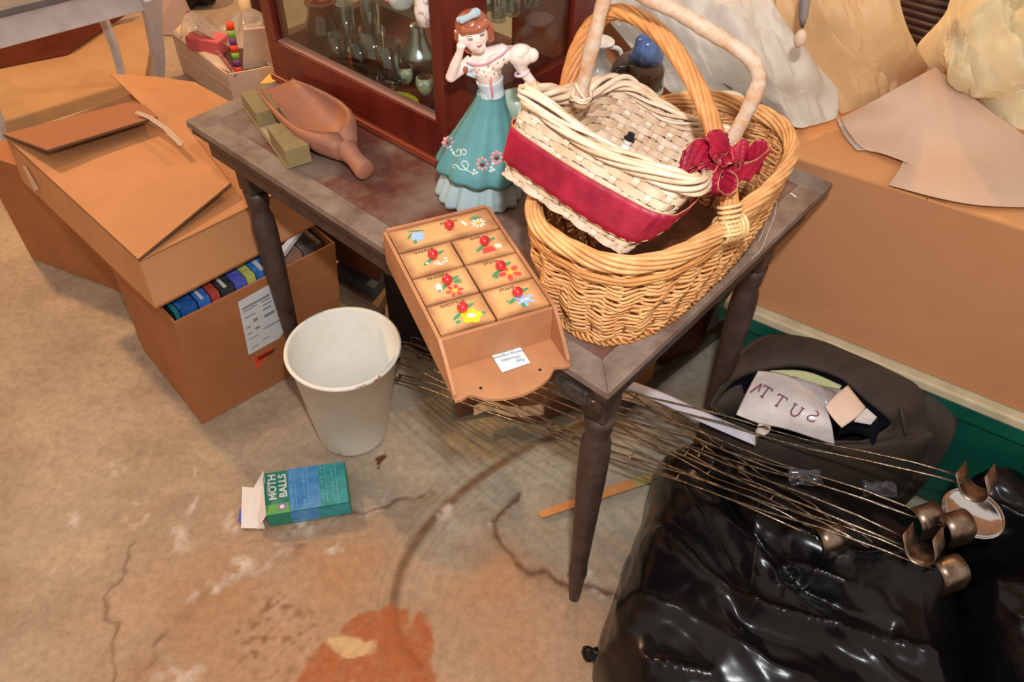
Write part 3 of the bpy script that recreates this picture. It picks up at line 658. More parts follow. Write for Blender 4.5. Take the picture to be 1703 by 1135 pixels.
# white tray box with sweets
zt2 = .14
w0 = onz(378, 124, zt2); w1 = onz(287, 62, zt2); w2 = onz(446, 40, zt2); w3 = onz(455, 110, zt2)
w2 = w1+(w3-w0)
sv = [V(p.x, p.y, .003) for p in (w0, w1, w2, w3)]
tr = root('white_tray_box', (sv[0]+sv[2])/2, 'white open cardboard box with wrapped things, behind the cartons', 'box')
wcard = mat('white_card', (214, 190, 168), .7, (204, 180, 160), 8)
for nm, i, j in (('side_panel', 0, 1), ('back_panel', 1, 2), ('side_panel', 2, 3), ('front_panel', 3, 0)):
    a, b = sv[i], sv[j]; u = [w0, w1, w2, w3]
    panel(MB(), [a, b, u[j], u[i]], .006).build(nm, wcard, tr)
MB().prism([p+V(0, 0, .002) for p in sv], V(0, 0, .004)).build('bottom_panel', mat('inner_orange_card', (196, 120, 70), .8), tr)
MB().prism([onz(404, 116, .13), onz(453, 107, .13), onz(447, 46, .27), onz(405, 50, .27)], V(0, .003, .003)).build('inner_flap', wcard, tr)
MB().prism([w0.lerp(w1, .25), w1+V(0, 0, .01), w1.lerp(w2, .35)+V(0, 0, .05), w0.lerp(w3, .25)+V(0, 0, -.02)], V(0, 0, .003)).build('inner_flap', wcard, tr)
wall = [w0, w1]
MB().tube([sv[0]+V(0, 0, .085)+(w0-w2).normalized()*.003, sv[1]+V(0, 0, .085)+(w0-w2).normalized()*.003], .003, 6).build('side_crease', wcard, tr)
cp = w0.lerp(w2, .45)
G = patch([[cp+V(-.13+.07*i, -.02+.06*j, .06+.035*math.sin(i*1.7+j)) for i in range(5)] for j in range(4)])
MB().grid(crumple(G, .07, 26, 3)).build('cellophane_wrap', mat('clear_cellophane', (230, 220, 210), .08, trans=.75, ior=1.3), solid=.0008, smooth=True, label='shiny clear cellophane bunched over the white box', cat='wrapping')
MB().box8([cp+V(-.12, .0, .01), cp+V(.01, -.04, .01), cp+V(.03, .03, .01), cp+V(-.1, .07, .01)], [cp+V(-.12, .0, .06), cp+V(.01, -.04, .06), cp+V(.03, .03, .06), cp+V(-.1, .07, .06)]).build('pink_packet', mat('pink_packet', (206, 96, 104), .4), bevel=.006, label='pink packet under the cellophane in the white box', cat='packet')
st = onz(397, 122, .1); en = st+V(.0, .03, .17)
r = root('candy_roll', st, 'orange, green and purple striped candy roll in the white box', 'candy')
for k in range(7):
    MB().tube([st.lerp(en, k/7), st.lerp(en, (k+.97)/7)], .0135, 10).build('band', mat('candy_%d' % (k % 3 if k != 3 else 3), [(232, 74, 40), (120, 70, 130), (232, 84, 44), (140, 190, 80)][k % 3 if k != 2 else 3], .3), r, smooth=True)
st = w0.lerp(w3, .18)+V(0, .0, -.01); en = w1.lerp(w2, .48)+V(0, 0, .08)
MB().tube([st, en], .007, 8).build('striped_stick', mat('stick_paint', (206, 110, 110), .3, (60, 50, 60), 40), smooth=True, label='thin red and grey stick standing beside the candy roll', cat='stick')
yb = onz(444, 138, .1)+V(.03, 0, 0)
MB().box8([yb+V(-.03, -.04, -.098), yb+V(.06, -.02, -.098), yb+V(.06, .05, -.098), yb+V(-.03, .03, -.098)], [yb+V(-.045, -.03, .015), yb+V(.05, -.01, .015), yb+V(.05, .06, .015), yb+V(-.03, .04, .015)]).build('yellow_carton', mat('yellow_card', (226, 184, 100), .6), bevel=.003, label='small yellow carton touching the white box by the table corner', cat='box')
for px, py, sz, col_, lbl in ((262, 105, .05, (184, 160, 150), 'grey white folded card behind the grey bench leg'),):
    p = onz(308, 60, .02)
    MB().box8([p+V(-.15, .05, -.018), p+V(.03, .03, -.018), p+V(.03, .08, -.018), p+V(-.15, .1, -.018)], [p+V(-.15, .1, .14), p+V(.0, .06, .16), p+V(.0, .08, .16), p+V(-.15, .12, .14)]).build('folded_card', mat('grey_card', col_, .8), label=lbl, cat='cardboard')
G = MB(); p = onz(325, 14, .0); G.ball(p+V(0, .03, .075), .075, 14, (1.5, .9, .98))
G.v = [v+V(0, 0, .02*math.sin(v.x*60)*math.cos(v.y*50)) for v in G.v]
bagm = mat('black_plastic', (12, 11, 14), .24, (34, 28, 25), 5, .1, 26, lo=.45, hi=.75, spec=.34)
G.build('dark_sack', bagm, smooth=True, label='dark sack at the top edge behind the white box', cat='sack')
p = onz(437, 32, 0.0)
MB().lathe(V(p.x, p.y, .002), [(.0001, 0), (.035, 0), (.035, .1), (.03, .12), (.0001, .125)], 16).build('dark_canister', mat('dark_maroon', (72, 34, 34), .4), smooth=True, label='dark maroon canister against the cabinet left edge', cat='canister')
p = onz(415, 34, 0.0)
MB().lathe(V(p.x, p.y, .002), [(.0001, 0), (.028, 0), (.028, .09), (.0001, .1)], 16).build('cream_canister', mat('cream_can', (226, 200, 160), .5), smooth=True, label='cream canister left of the dark maroon one', cat='canister')

# ------------------------------------------------------------------ bucket
bc = V(-.362, 1.158, .001)
bk = root('plastic_bucket', bc, 'white plastic wastebasket with chipped dirty rim on the floor', 'wastebasket')
bt = V(-.345, 1.147, .29)
def blathe(prof, nm, m_):
    mb = MB(); n = 64; vs = []
    for r_, z in prof:
        c = bc.lerp(V(bt.x, bt.y, bc.z), z/.289); c = V(c.x, c.y, bc.z+z)
        for k in range(n):
            a = 2*math.pi*k/n; vs.append(c+V(r_*math.cos(a), r_*math.sin(a), 0))
    f = [(i*n+k, i*n+(k+1) % n, (i+1)*n+(k+1) % n, (i+1)*n+k) for i in range(len(prof)-1) for k in range(n)]
    f.append(tuple(range(n))[::-1]); f.append(tuple((len(prof)-1)*n+k for k in range(n)))
    return mb.add(vs, f).build(nm, m_, bk, smooth=False)
o = blathe([(.074, .0), (.077, .003), (.079, .012), (.112, .283), (.1175, .281), (.119, .285), (.118, .289), (.113, .29), (.109, .286), (.075, .01)], 'body', whitep)
for p_ in o.data.polygons: p_.use_smooth = len(p_.vertices) == 4
dirt = mat('brown_dirt', (140, 104, 72), .9, (170, 140, 104), 60)
def rimdab(a, l, rr, zz, w_):
    mb = MB(); pts = []
    for k in range(7):
        t = a+l*(k/6-.5); c = V(bt.x, bt.y, bt.z+zz)
        pts.append(c+V(rr*math.cos(t), rr*math.sin(t), .0015*random.uniform(-1, 1)))
    mb.tube(pts, [w_*x for x in (.3, .9, .6, 1.1, .7, 1, .3)], 6, flat=.45).build('dirt_mark', dirt, bk, smooth=True)
rimdab(-1.12, .22, .1165, -.001, .0035); rimdab(-.82, .16, .1165, -.001, .005); rimdab(-.8, .06, .1155, -.014, .005); rimdab(-1.95, .03, .083, -.262, .003)

# ------------------------------------------------------------------ moth ball box
mp_ = [onz(437.8, 788, .046), onz(573, 767.6, .046), onz(581.5, 835, .046), onz(442, 858.5, .046)]
mlow = [V(p.x, p.y, .004) for p in mp_]
mo = root('mothball_box', (mlow[0]+mlow[2])/2, 'green and blue moth balls box lying open on the floor', 'box')
MB().box8([mlow[3], mlow[2], mlow[1], mlow[0]], [mp_[3], mp_[2], mp_[1], mp_[0]]).build('body', mat('box_green', (40, 126, 104), .45), mo, bevel=.0012)
ml = lambda s, t, z=.0006: mp_[0].lerp(mp_[1], s).lerp(mp_[3].lerp(mp_[2], s), t)+V(0, 0, z)
ms = lambda s, t: mlow[3].lerp(mlow[2], s).lerp(mp_[3].lerp(mp_[2], s), 1-t)+(mp_[3]-mp_[0]).normalized()*.0008
def area(fn, s0, s1, t0, t1, m_, nm, dz):
    return MB().prism([fn(s0, t0), fn(s1, t0), fn(s1, t1), fn(s0, t1)], dz).build(nm, m_, mo)
dz = V(0, 0, .0003); dy = (mp_[3]-mp_[0]).normalized()*.0003
mblue = mat('box_blue', (56, 122, 186), .45, (86, 150, 196), 60); mteal = mat('box_teal', (50, 150, 158), .45, (40, 128, 130), 60)
mlime = mat('box_lime', (120, 176, 60), .45, (70, 150, 76), 30)
area(ml, .29, .66, .0, 1, mblue, 'blue_print', dz); area(ml, .66, .985, .01, 1, mteal, 'teal_print', dz); area(ml, .0, .285, .78, 1, mlime, 'lime_print', dz)
area(ms, .285, .6, .05, .95, mblue, 'blue_print', dy); area(ms, .6, .99, .05, .95, mteal, 'teal_print', dy)
xd = (mp_[0]-mp_[3]); yd = (mp_[0]-mp_[1])
text('lettering', 'MOTH\nBALLS', ml(.165, .37, .0011), xd, yd, .0225, paper, mo, bold=.0005)
text('lettering', 'ENOZ'[:0]+'old fashioned', ml(.045, .4, .0011), xd, yd, .007, paper, mo)
c = ml(.2, .86, .0009); MB().lathe(c, [(.0001, .0004), (.0085, .0004), (.0085, 0)], 20).build('purple_emblem', mat('emblem_purple', (120, 104, 176), .4), mo)
MB().lathe(c+V(0, 0, .0003), [(.0001, .0004), (.005, .0004), (.005, 0)], 8).build('emblem_centre', mat('emblem_pink', (226, 200, 214), .4), mo)
pr_ = MB()
for k in range(11):
    t0 = .06+.08*k
    for s0, s1 in ((.32, .45), (.47, .62), (.69, .8), (.82, .96)):
        if (k*3+int(s0*10)) % 4: pr_.prism([ml(s0, t0, .0009), ml(s0+.008, t0, .0009), ml(s0+.008, t0+.05, .0009), ml(s0, t0+.05, .0009)], dz*.5)
        s0 += .05
        pr_.prism([ml(s0, t0, .0009), ml(s0+.006, t0, .0009), ml(s0+.006, t0+.06, .0009), ml(s0, t0+.06, .0009)], dz*.5)
pr_.build('fine_print', mat('pale_aqua_ink', (130, 186, 200), .5), mo, kind='stuff')
wf = mat('white_card_inner', (224, 216, 210), .6)
MB().prism([mp_[0], mp_[3], onz(428, 882, .01), onz(437, 800, .075)], V(.001, 0, .0008)).build('end_flap', wf, mo)
MB().prism([onz(441, 880, .004), onz(401, 879, .003), onz(403, 810, .022), onz(422, 812, .03)], V(0, 0, .001)).build('end_flap', wf, mo, label='white opened end flap')
MB().prism([onz(422, 812, .034), onz(438, 784, .052), onz(441, 800, .05), onz(428, 868, .02)], V(0, 0, .001)).build('end_flap', wf, mo)
MB().prism([onz(399, 843, .006), onz(405, 862, .005), onz(400, 872, .004), onz(396, 868, .003)], V(0, 0, .001)).build('blue_flap_edge', mat('flap_blue', (56, 90, 180), .5), mo)

# ------------------------------------------------------------------ wooden scoop
t0_ = onz(459, 143, TZ+.03)+V(0, 0, -.028); t1_ = onz(606, 284, TZ+.02)+V(0, 0, -.018); ax = (t1_-t0_); LL = ax.length; ax.normalize(); sd = V(-ax.y, ax.x, 0)
if sd.x > 0: sd = -sd     # sd points to the front-left side of the scoop
sc = root('wooden_scoop', t0_.lerp(t1_, .5), 'carved wooden scoop with short knobbed handle on the table', 'scoop')
woodm = mat('scoop_wood', (168, 106, 74), .6, (128, 92, 84), 12, .08, 90, stretch=(1, 1, 1), lo=.4, hi=.75)
prof = [(0, .036, .024, .031), (.05, .045, .013, .038), (.1, .051, .004, .044), (.15, .054, 0, .049), (.19, .052, 0, .05), (.22, .044, .001, .049), (.245, .031, .004, .046), (.262, .021, .008, .042)]
def pint(s):
    for a, b in zip(prof[:-1], prof[1:]):
        if s <= b[0]: k = (s-a[0])/(b[0]-a[0]); return [a[i]+(b[i]-a[i])*k for i in range(4)]
    return list(prof[-1])
outer = []; NS, NA = 34, 22
for i in range(NS+1):
    s = .262*i/NS; _, hw, zf, zr = pint(s); ring = []
    for k in range(NA+1):
        a = math.pi*k/NA; ca = math.cos(a); sa = math.sin(a)
        ring.append(t0_+ax*(s+(.012*(1-abs(ca))-.006 if i == 0 else 0))+sd*(hw*(abs(ca)**.8)*(1 if ca > 0 else -1))+V(0, 0, zr-(zr-zf)*sa**.8))
    outer.append(ring)
inner = []
for i in range(NS+1):
    s = .262*i/NS; _, hw, zf, zr = pint(s); hw = max(hw-.005, .004)
    q0 = max(0, 1-max(0, (s-.165)/.068)**2)**.5; hw = max(hw*q0, .0006)
    fl_ = zr-(zr-zf-.007)*q0**1.3; zr = zr+.003*(1-q0)**2; ring = []
    for k in range(NA+1):
        a = math.pi*k/NA; ca = math.cos(a); sa = math.sin(a)
        ring.append(t0_+ax*s+sd*(hw*(abs(ca)**.8)*(1 if ca > 0 else -1))+V(0, 0, zr-(zr-min(fl_, zr-.002))*sa**.8))
    inner.append(ring)
mb = MB(); mb.grid(outer); n0 = len(mb.v); mb.grid([r_[::-1] for r_ in inner]); m_ = NA+1
for i in range(NS):
    mb.f.append((i*m_, (i+1)*m_, n0+(i+1)*m_+NA, n0+i*m_+NA)); mb.f.append((i*m_+NA, n0+i*m_, n0+(i+1)*m_, (i+1)*m_+NA))
for k in range(NA):
    mb.f.append((k, n0+NA-k, n0+NA-k-1, k+1)[::-1])
    mb.f.append((NS*m_+k, NS*m_+k+1, n0+NS*m_+NA-k-1, n0+NS*m_+NA-k)[::-1])
mb.build('bowl', woodm, sc, smooth=True)
hp = catmull([t0_+ax*(.243+.0)+V(0, 0, .026), t0_+ax*(.243+(LL-.243)*.35)+V(0, 0, .027), t0_+ax*(.243+(LL-.243)*.65)+V(0, 0, .024), t0_+ax*(.243+(LL-.243)*.88)+V(0, 0, .021), t0_+ax*(LL+.006)+V(0, 0, .02)], 4)
n_ = len(hp); rr = [np.interp(i/(n_-1), [0, .2, .5, .75, .92, 1], [.022, .018, .0145, .0165, .0175, .0135]) for i in range(n_)]
MB().tube(hp, rr, 18).build('handle', woodm, sc, smooth=True)
# ------------------------------------------------------------------ olive cardboard insert
b0_ = onz(404, 190, TZ+.001); 
ol = mat('olive_cardboard', (146, 126, 84), .7, (128, 110, 74), 20)
fa = V(-.497, 1.33, TZ+.0015); fb = V(-.375, 1.135, TZ+.0015); ba = (fb-fa); BL = ba.length; ba.normalize(); bs_ = V(-ba.y, ba.x, 0)
if bs_.x < 0: bs_ = -bs_
oi = root('cardboard_insert', fa.lerp(fb, .5), 'olive grey folded cardboard insert lying beside the scoop', 'cardboard')
def blk(s0, s1, w0_, w1_, z0_, z1_, nm, m_=ol, tilt=0):
    MB().box8([fa+ba*s0+bs_*w0_+V(0, 0, z0_), fa+ba*s1+bs_*w0_+V(0, 0, z0_), fa+ba*s1+bs_*w1_+V(0, 0, z0_), fa+ba*s0+bs_*w1_+V(0, 0, z0_)],
              [fa+ba*(s0-tilt)+bs_*w0_+V(0, 0, z1_), fa+ba*s1+bs_*w0_+V(0, 0, z1_), fa+ba*s1+bs_*w1_+V(0, 0, z1_), fa+ba*(s0-tilt)+bs_*w1_+V(0, 0, z1_)]).build(nm, m_, oi, bevel=.0008)
blk(.0, BL, .0, .043, 0, .003, 'base_strip'); blk(0.0, .085, .002, .043, .003, .03, 'end_fold'); blk(BL-.078, BL, .002, .043, .003, .034, 'end_fold', tilt=.008)
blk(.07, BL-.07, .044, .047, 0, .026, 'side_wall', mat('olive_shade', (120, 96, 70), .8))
blk(.088, BL-.082, .004, .04, .003, .0045, 'inner_floor', mat('pale_olive', (168, 154, 122), .8))
MB().tube([onz(1315, 322, TZ+.002), onz(1324, 328, TZ+.002)], .0012, 5).build('white_splinter', paper, label='tiny white splinter on the table right of the baskets', cat='splinter')

# ------------------------------------------------------------------ painted drawer unit lying on its back
FZ = TZ+.065
dTL = onz(643, 385, FZ); dTR = onz(812, 344.5, FZ); dBL = onz(744, 563, FZ); dBR = onz(925, 510, FZ)
dx = (dTR-dTL+dBR-dBL).normalized(); dy_ = V(dx.y, -dx.x, 0)       # dy_ runs towards the scalloped end
DW = ((dTR-dTL).length+(dBR-dBL).length)/2; DL = ((dBL-dTL).length+(dBR-dTR).length)/2
du = root('sewing_drawer_unit', dTL+dx*DW/2+dy_*DL/2-V(0, 0, .0645), 'small painted wooden drawer unit with red knobs and flowers, lying face up', 'drawer unit')
D = lambda x, y, z: V(dTL.x, dTL.y, TZ+.001)+dx*x+dy_*y+V(0, 0, z)
birch = mat('antiqued_birch', (222, 172, 116), .45, (212, 158, 102), 14, .04, 80, edge=(128, 74, 50))
birch2 = mat('brown_stained_birch', (190, 132, 88), .5, (164, 110, 76), 9, .04, 80)
bb = [D(-.004, -.002, 0), D(DW+.004, -.002, 0), D(DW+.004, DL+.062, 0)]
sc_pts = []
for k in range(33):
    t = k/32; x = DW+.004-t*(DW+.008)
    bulge = .021*math.sin(math.pi*min(1, max(0, (t-.14)/.72)))**.8 if .14 < t < .86 else 0
    notch = -.004*math.exp(-((t-.13)/.05)**2)-.004*math.exp(-((t-.87)/.05)**2)
    sc_pts.append(D(x, DL+.05+bulge+notch, 0))
MB().prism([D(-.004, -.002, 0), D(DW+.004, -.002, 0)]+sc_pts, V(0, 0, .006)).build('back_board', birch2, du, bevel=.0008, label='scalloped back board with two nail holes')
for x in (.033, .115):
    MB().lathe(D(x*DW/.152, DL+.043, .0058), [(.0001, .0006), (.0021, .0006), (.0021, 0)], 10).build('nail_hole', mat('hole_black', (20, 14, 12), .9), du)
for x in (-.005, DW):
    p = [D(x, -.004, .006), D(x, DL+.046, .006), D(x, DL+.046, .012), D(x, DL+.012, .052), D(x, DL-.002, .0645), D(x, .0, .0645), D(x, -.004, .05)]
    MB().prism(p, dx*.005).build('side_panel', birch2, du, bevel=.0008)
MB().prism([D(0, -.004, .006), D(DW, -.004, .006), D(DW, -.004, .066), D(0, -.004, .066)], dy_*.005).build('end_wall', birch2, du, bevel=.0008)
MB().prism([D(0, DL-.006, .006), D(DW, DL-.006, .006), D(DW, DL-.006, .0615), D(0, DL-.006, .0615)], dy_*.005).build('end_wall', birch2, du, bevel=.0008)
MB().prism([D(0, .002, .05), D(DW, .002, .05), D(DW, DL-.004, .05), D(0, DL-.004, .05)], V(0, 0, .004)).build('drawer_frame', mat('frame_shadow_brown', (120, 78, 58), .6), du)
redk = mat('red_knob_lacquer', (196, 40, 44), .18, coat=.6)
green = mat('leaf_green', (76, 146, 100), .5); redp = mat('petal_red', (224, 80, 72), .5); whp = mat('petal_white', (240, 230, 222), .5)
bluep = mat('petal_blue', (158, 190, 226), .5); yelp = mat('petal_yellow', (250, 202, 44), .5); inkb = mat('brown_lettering', (92, 66, 44), .6)
hr = (DL-.004)/4.0
rows_ = [(0, DW, .002, hr*.93)]
ys = [hr*.95+i*(DL-.006-hr*.95)/3 for i in range(4)]
specs = [(0, DW, .003, ys[0]-.001, 'wide')]
for i in range(3):
    specs.append((0, DW/2, ys[i]+.001, ys[i+1]-.0005, 'L%d' % i)); specs.append((DW/2, DW, ys[i]+.001, ys[i+1]-.0005, 'R%d' % i))
pz = [0]
def petal(mb, c, ang, l, w_, z):
    pz[0] = (pz[0]+1) % 12; z = z+pz[0]*.00004
    a = dx*math.cos(ang)+dy_*math.sin(ang); b = V(-a.y, a.x, 0); pts = []
    for k in range(10):
        t = 2*math.pi*k/10; pts.append(c+a*(l*.5+l*.5*math.cos(t))+b*(w_*.5*math.sin(t))+V(0, 0, z))
    mb.prism(pts, V(0, 0, .0003))
kn0 = None
for x0, x1, y0, y1, kd_ in specs:
    g_ = .0012
    d = MB().prism([D(x0+g_, y0+g_, .054), D(x1-g_, y0+g_, .054), D(x1-g_, y1-g_, .054), D(x0+g_, y1-g_, .054)], V(0, 0, .0105)).build('drawer', birch, du, bevel=.0012)
    uvl = d.data.uv_layers.new(name='uv')
    for lp_ in d.data.loops:
        q_ = d.data.vertices[lp_.vertex_index].co+WL[d.name]-D(0, 0, 0); q_.z = 0
        uvl.data[lp_.index].uv = ((q_.dot(dx)-x0)/(x1-x0), (q_.dot(dy_)-y0)/(y1-y0))
    cx, cy = (x0+x1)/2, (y0+y1)/2; zt_ = .0646
    kc = D(cx+.003, cy-.0015, zt_)
    if kd_ == 'wide': kc = D(cx+.008, cy+.001, zt_)
    MB().lathe(kc, [(.004, 0), (.0036, .0015), (.0056, .003), (.0072, .007), (.0066, .0105), (.0042, .0132), (.0001, .0142)], 16).build('knob', redk, d, smooth=True)
    fc_ = D(cx+.01, cy+.008, zt_)
    P_ = {c: MB() for c in 'grwby'}
    if kd_ == 'wide':
        fc_ = D(cx-.038, cy, zt_)
        for k in range(7): petal(P_['b'], fc_, k*.9, .011, .006, .0)
        petal(P_['g'], fc_+dy_*.007-dx*.006, 1.9, .008, .005, .0004); petal(P_['g'], fc_-dy_*.009+dx*.012, 3.4, .022, .003, .0); petal(P_['g'], fc_-dy_*.009-dx*.006, 2.3, .014, .003, .0)
        f2 = D(cx+.05, cy+.004, zt_)
        for k in range(9): petal(P_['w'], f2+(dx*math.cos(k*.7)+dy_*math.sin(k*.7))*.0035, k*.7, .0075, .0032, .0)
        petal(P_['y'], f2-dx*.003, 0, .006, .005, .0004)
        for k in range(4): petal(P_['w'], f2-dx*(.015+.001*k)-dy_*(.004+.003*k), 2.6, .006, .003, .0)
        for k in range(6): petal(P_['g'], f2-dy_*.009, -2.7+k*.45, .011, .0018, .0)
        tx = None
        text('lettering', 'SCISSORS', D(cx+.012, cy-.014, .0648), -dx, dy_, .006, inkb, d)
    else:
        petal(P_['g'], kc, 2.6, .019, .0055, .0); petal(P_['g'], kc-dy_*.003, -.35, .02, .0055, .0)
        if kd_ in ('L0',):
            for k, (ax_, ay_) in enumerate([(-.004, .012), (.004, .014), (.011, .012), (.006, .010), (-.01, .010), (.001, .016), (.013, .006), (.014, .010)]): petal(P_['w'], kc+dx*ax_+dy_*ay_, k*1.1, .005, .0035, .0003)
            tx = 'THREAD'
        if kd_ == 'R0':
            P_['r'].prism([kc+dx*-.006+dy_*.006, kc+dx*.008+dy_*.006, kc+dx*.011+dy_*.017, kc+dx*-.009+dy_*.017], V(0, 0, .0003))
            for k in range(6): petal(P_['w'], kc+dx*.016+dy_*.009, k*1.05, .0055, .003, .0)
            tx = 'PINS'
        if kd_ == 'L1':
            for k in range(6): petal(P_['r'], kc+dx*.004+dy_*.016+(dx*math.cos(k*1.05)+dy_*math.sin(k*1.05))*.004, k*1.05, .008, .005, .0003)
            petal(P_['y'], kc+dx*.002+dy_*.016, 0, .006, .005, .0007)
            for k in range(6): petal(P_['w'], kc-dx*.009+dy_*.002, 1.9+k*.5, .009, .0025, .0003)
            for k in range(3): petal(P_['g'], kc+dx*.008, -.4+k*.4, .012, .002, .0004)
            tx = 'NEEDLES'
        if kd_ == 'R1':
            for k in range(5): petal(P_['r'], kc+dx*.009+dy_*.010+(dx*math.cos(k*1.25-.6)+dy_*math.sin(k*1.25-.6))*.005, k*1.25-.6, .011, .0075, .0003)
            petal(P_['y'], kc+dx*.005+dy_*.010, 0, .009, .007, .0007); petal(P_['g'], kc-dx*.008+dy_*.009, 2.4, .007, .006, .0003)
            tx = 'KNITS'
        if kd_ == 'L2':
            for k in range(5): petal(P_['y'], kc+dx*.007+dy_*.012, k*1.25, .014, .012, .0003)
            petal(P_['w'], kc+dx*.002+dy_*.009, .4, .011, .008, .0007); petal(P_['g'], kc+dx*.022+dy_*.009, 1, .006, .005, .0); petal(P_['g'], kc-dx*.008+dy_*.014, 2.8, .008, .005, .0)
            tx = 'BUTTONS'
        if kd_ == 'R2':
            for k in range(6): petal(P_['b'], kc+dx*.006+dy_*.009, k*1.0-.3, .014, .005, .0003)
            petal(P_['w'], kc+dx*.005+dy_*.009, .3, .007, .003, .0007); petal(P_['w'], kc+dx*.005+dy_*.009, 2.7, .006, .003, .0007)
            petal(P_['g'], kc+dx*.0+dy_*.014, 1.4, .009, .006, .0003); petal(P_['g'], kc-dx*.018+dy_*.004, 0, .005, .003, .0); petal(P_['g'], kc+dx*.014-dy_*.008, 0, .005, .003, .0)
            tx = 'SNAPS'
    for c, m_, nm in (('g', green, 'green_leaves'), ('r', redp, 'red_petals'), ('w', whp, 'white_petals'), ('b', bluep, 'blue_petals'), ('y', yelp, 'yellow_petals')):
        if P_[c].v: P_[c].build(nm, m_, d, kind='stuff')
    if tx: text('lettering', tx, D(cx-.004, y0+.0075, .0648), -dx, -dy_, .0072, inkb, d)
nt_ = [onz(813, 584, TZ+.008), onz(861, 571, TZ+.008), onz(882, 604, TZ+.0085), onz(827, 620, TZ+.0085)]
nt_ = [onz(813, 584, TZ+.0085), onz(861, 571, TZ+.0085), onz(882, 604, TZ+.0085), onz(835, 620, TZ+.0085)]
ntg = root('handwritten_note', nt_[0].lerp(nt_[2], .5), 'small pale blue handwritten price note on the drawer unit back board', 'note')
MB().prism(nt_, V(0, 0, .0004)).build('paper', mat('pale_blue_paper', (206, 218, 220), .7), ntg)
ncx = nt_[0].lerp(nt_[2], .5); nx_ = (nt_[0]-nt_[1]); ny_ = (nt_[0]-nt_[3])
pen = mat('pen_ink', (112, 118, 150), .7)
for i_, (t_, sz) in enumerate((('App', .007), ('Wooden', .0072), ('Sewing organizer', .0062), ('9/12.50', .007))):
    text('handwriting', t_, ncx-ny_.normalized()*(.0115-.0078*i_)*1.0+nx_.normalized()*(-.010 if i_ == 0 else 0)+V(0, 0, .0006), nx_, ny_*-1*-1*-1, sz, pen, ntg, .0001)

# ------------------------------------------------------------------ natural wicker basket (lower)
RZ = .885
rc = T(.1, .243, 0); bcx = T(.1, .235, 0)
def sel(c, a, b, t, z, e=2.7):
    ct_, st_ = math.cos(t), math.sin(t)
    return V(c.x, c.y, z)+U*(a*math.copysign(abs(ct_)**(2/e), ct_))+W*(b*math.copysign(abs(st_)**(2/e), st_))
def wall(t, s, off=0):        # s 0 bottom..1 rim
    bul = math.sin(s*math.pi)*.004
    a = .086+(.118-.086)*s**.8+bul+off; b = .178+(.213-.178)*s**.8+bul+off
    c = bcx.lerp(rc, s); return sel(c, a, b, t, TZ+.004+(RZ-.012-TZ-.004)*s)
# equal spacing around the outline
ts = np.linspace(0, 2*math.pi, 721); pp = [wall(t, .6) for t in ts]
cum = np.concatenate([[0], np.cumsum([(pp[i+1]-pp[i]).length for i in range(720)])]); cum /= cum[-1]
tt = lambda f_: float(np.interp(f_ % 1.0, cum, ts))
wick = mat('natural_wicker', (222, 170, 112), .5, (196, 132, 76), 40, .15, 300, lo=.35, hi=.7)
wick2 = mat('honey_wicker', (214, 150, 88), .45, (180, 116, 62), 30, .15, 300, lo=.35, hi=.7)
lbk = root('wicker_basket', V(rc.x, rc.y, TZ+.001), 'natural tan wicker basket with twisted hoop handle, holding the whitewashed one', 'basket')
NST = 44; mb = MB(); NR = 36
for r_ in range(NR):
    s = .03+r_/(NR-1)*.93; path = []; n_ = NST*4
    jit = random.uniform(-.001, .001)
    for k in range(n_):
        f_ = k/n_; ph = f_*NST+.25*math.sin(r_*.35)+.12*r_/4
        tri = 2*abs(2*(ph/2-math.floor(ph/2+.5)))-1
        par = .0012*math.cos(math.pi*(math.floor(f_*NST)+r_))
        p = wall(tt(f_), s, tri*.0048+par+jit)
        p.z += .0008*math.sin(k*.9+r_*2.1); path.append(p)
    mb.tube(path, .0021, 5, closed=True)
mb.build('woven_rods', wick, lbk, smooth=True, kind='stuff')
mb = MB()
for k in range(NST):
    mb.tube([wall(tt((k+.5)/NST), s, -.002) for s in (0, .3, .6, .85, 1.0)], .0024, 5)
mb.build('stakes', mat('stake_brown', (160, 104, 60), .6), lbk, smooth=True, kind='stuff')
mb = MB(); pl = [sel(bcx, .086, .178, 2*math.pi*k/64, TZ+.002) for k in range(64)]
mb.prism(pl, V(0, 0, .004)).build('base', mat('basket_inside_brown', (128, 84, 52), .8, (96, 60, 40), 40), lbk)
for nm, z_, cc, a, b, rad, nr, tw, m_ in (('rim', RZ-.006, rc, .118, .213, .0082, 10, 3, wick), ('foot_braid', TZ+.006, bcx, .089, .181, .0042, 3, 34, wick2)):
    mb = MB(); n_ = 300
    for q_ in range(nr):
        path = []
        for k in range(n_):
            f_ = k/n_; t = tt(f_); p = sel(cc, a, b, t, z_); an = 2*math.pi*(q_/nr+tw*f_)
            out = (p-V(cc.x, cc.y, p.z)).normalized(); rr_ = rad*(1+.16*math.sin(k*.21+q_*2.3)); path.append(p+out*math.cos(an)*rr_+V(0, 0, math.sin(an)*rr_*1.2))
        mb.tube(path, rad*(.40 if nm == 'rim' else .56), 6, closed=True)
    mb.build(nm, m_, lbk, smooth=True)
mb = MB()
for q_ in range(2):
    mb.tube([wall(tt(k/200), .9-.035*q_, .004+.0008*math.sin(k*.7+q_)) for k in range(200)], .0034, 6, closed=True)
mb.build('upper_binding', wick2, lbk, smooth=True)
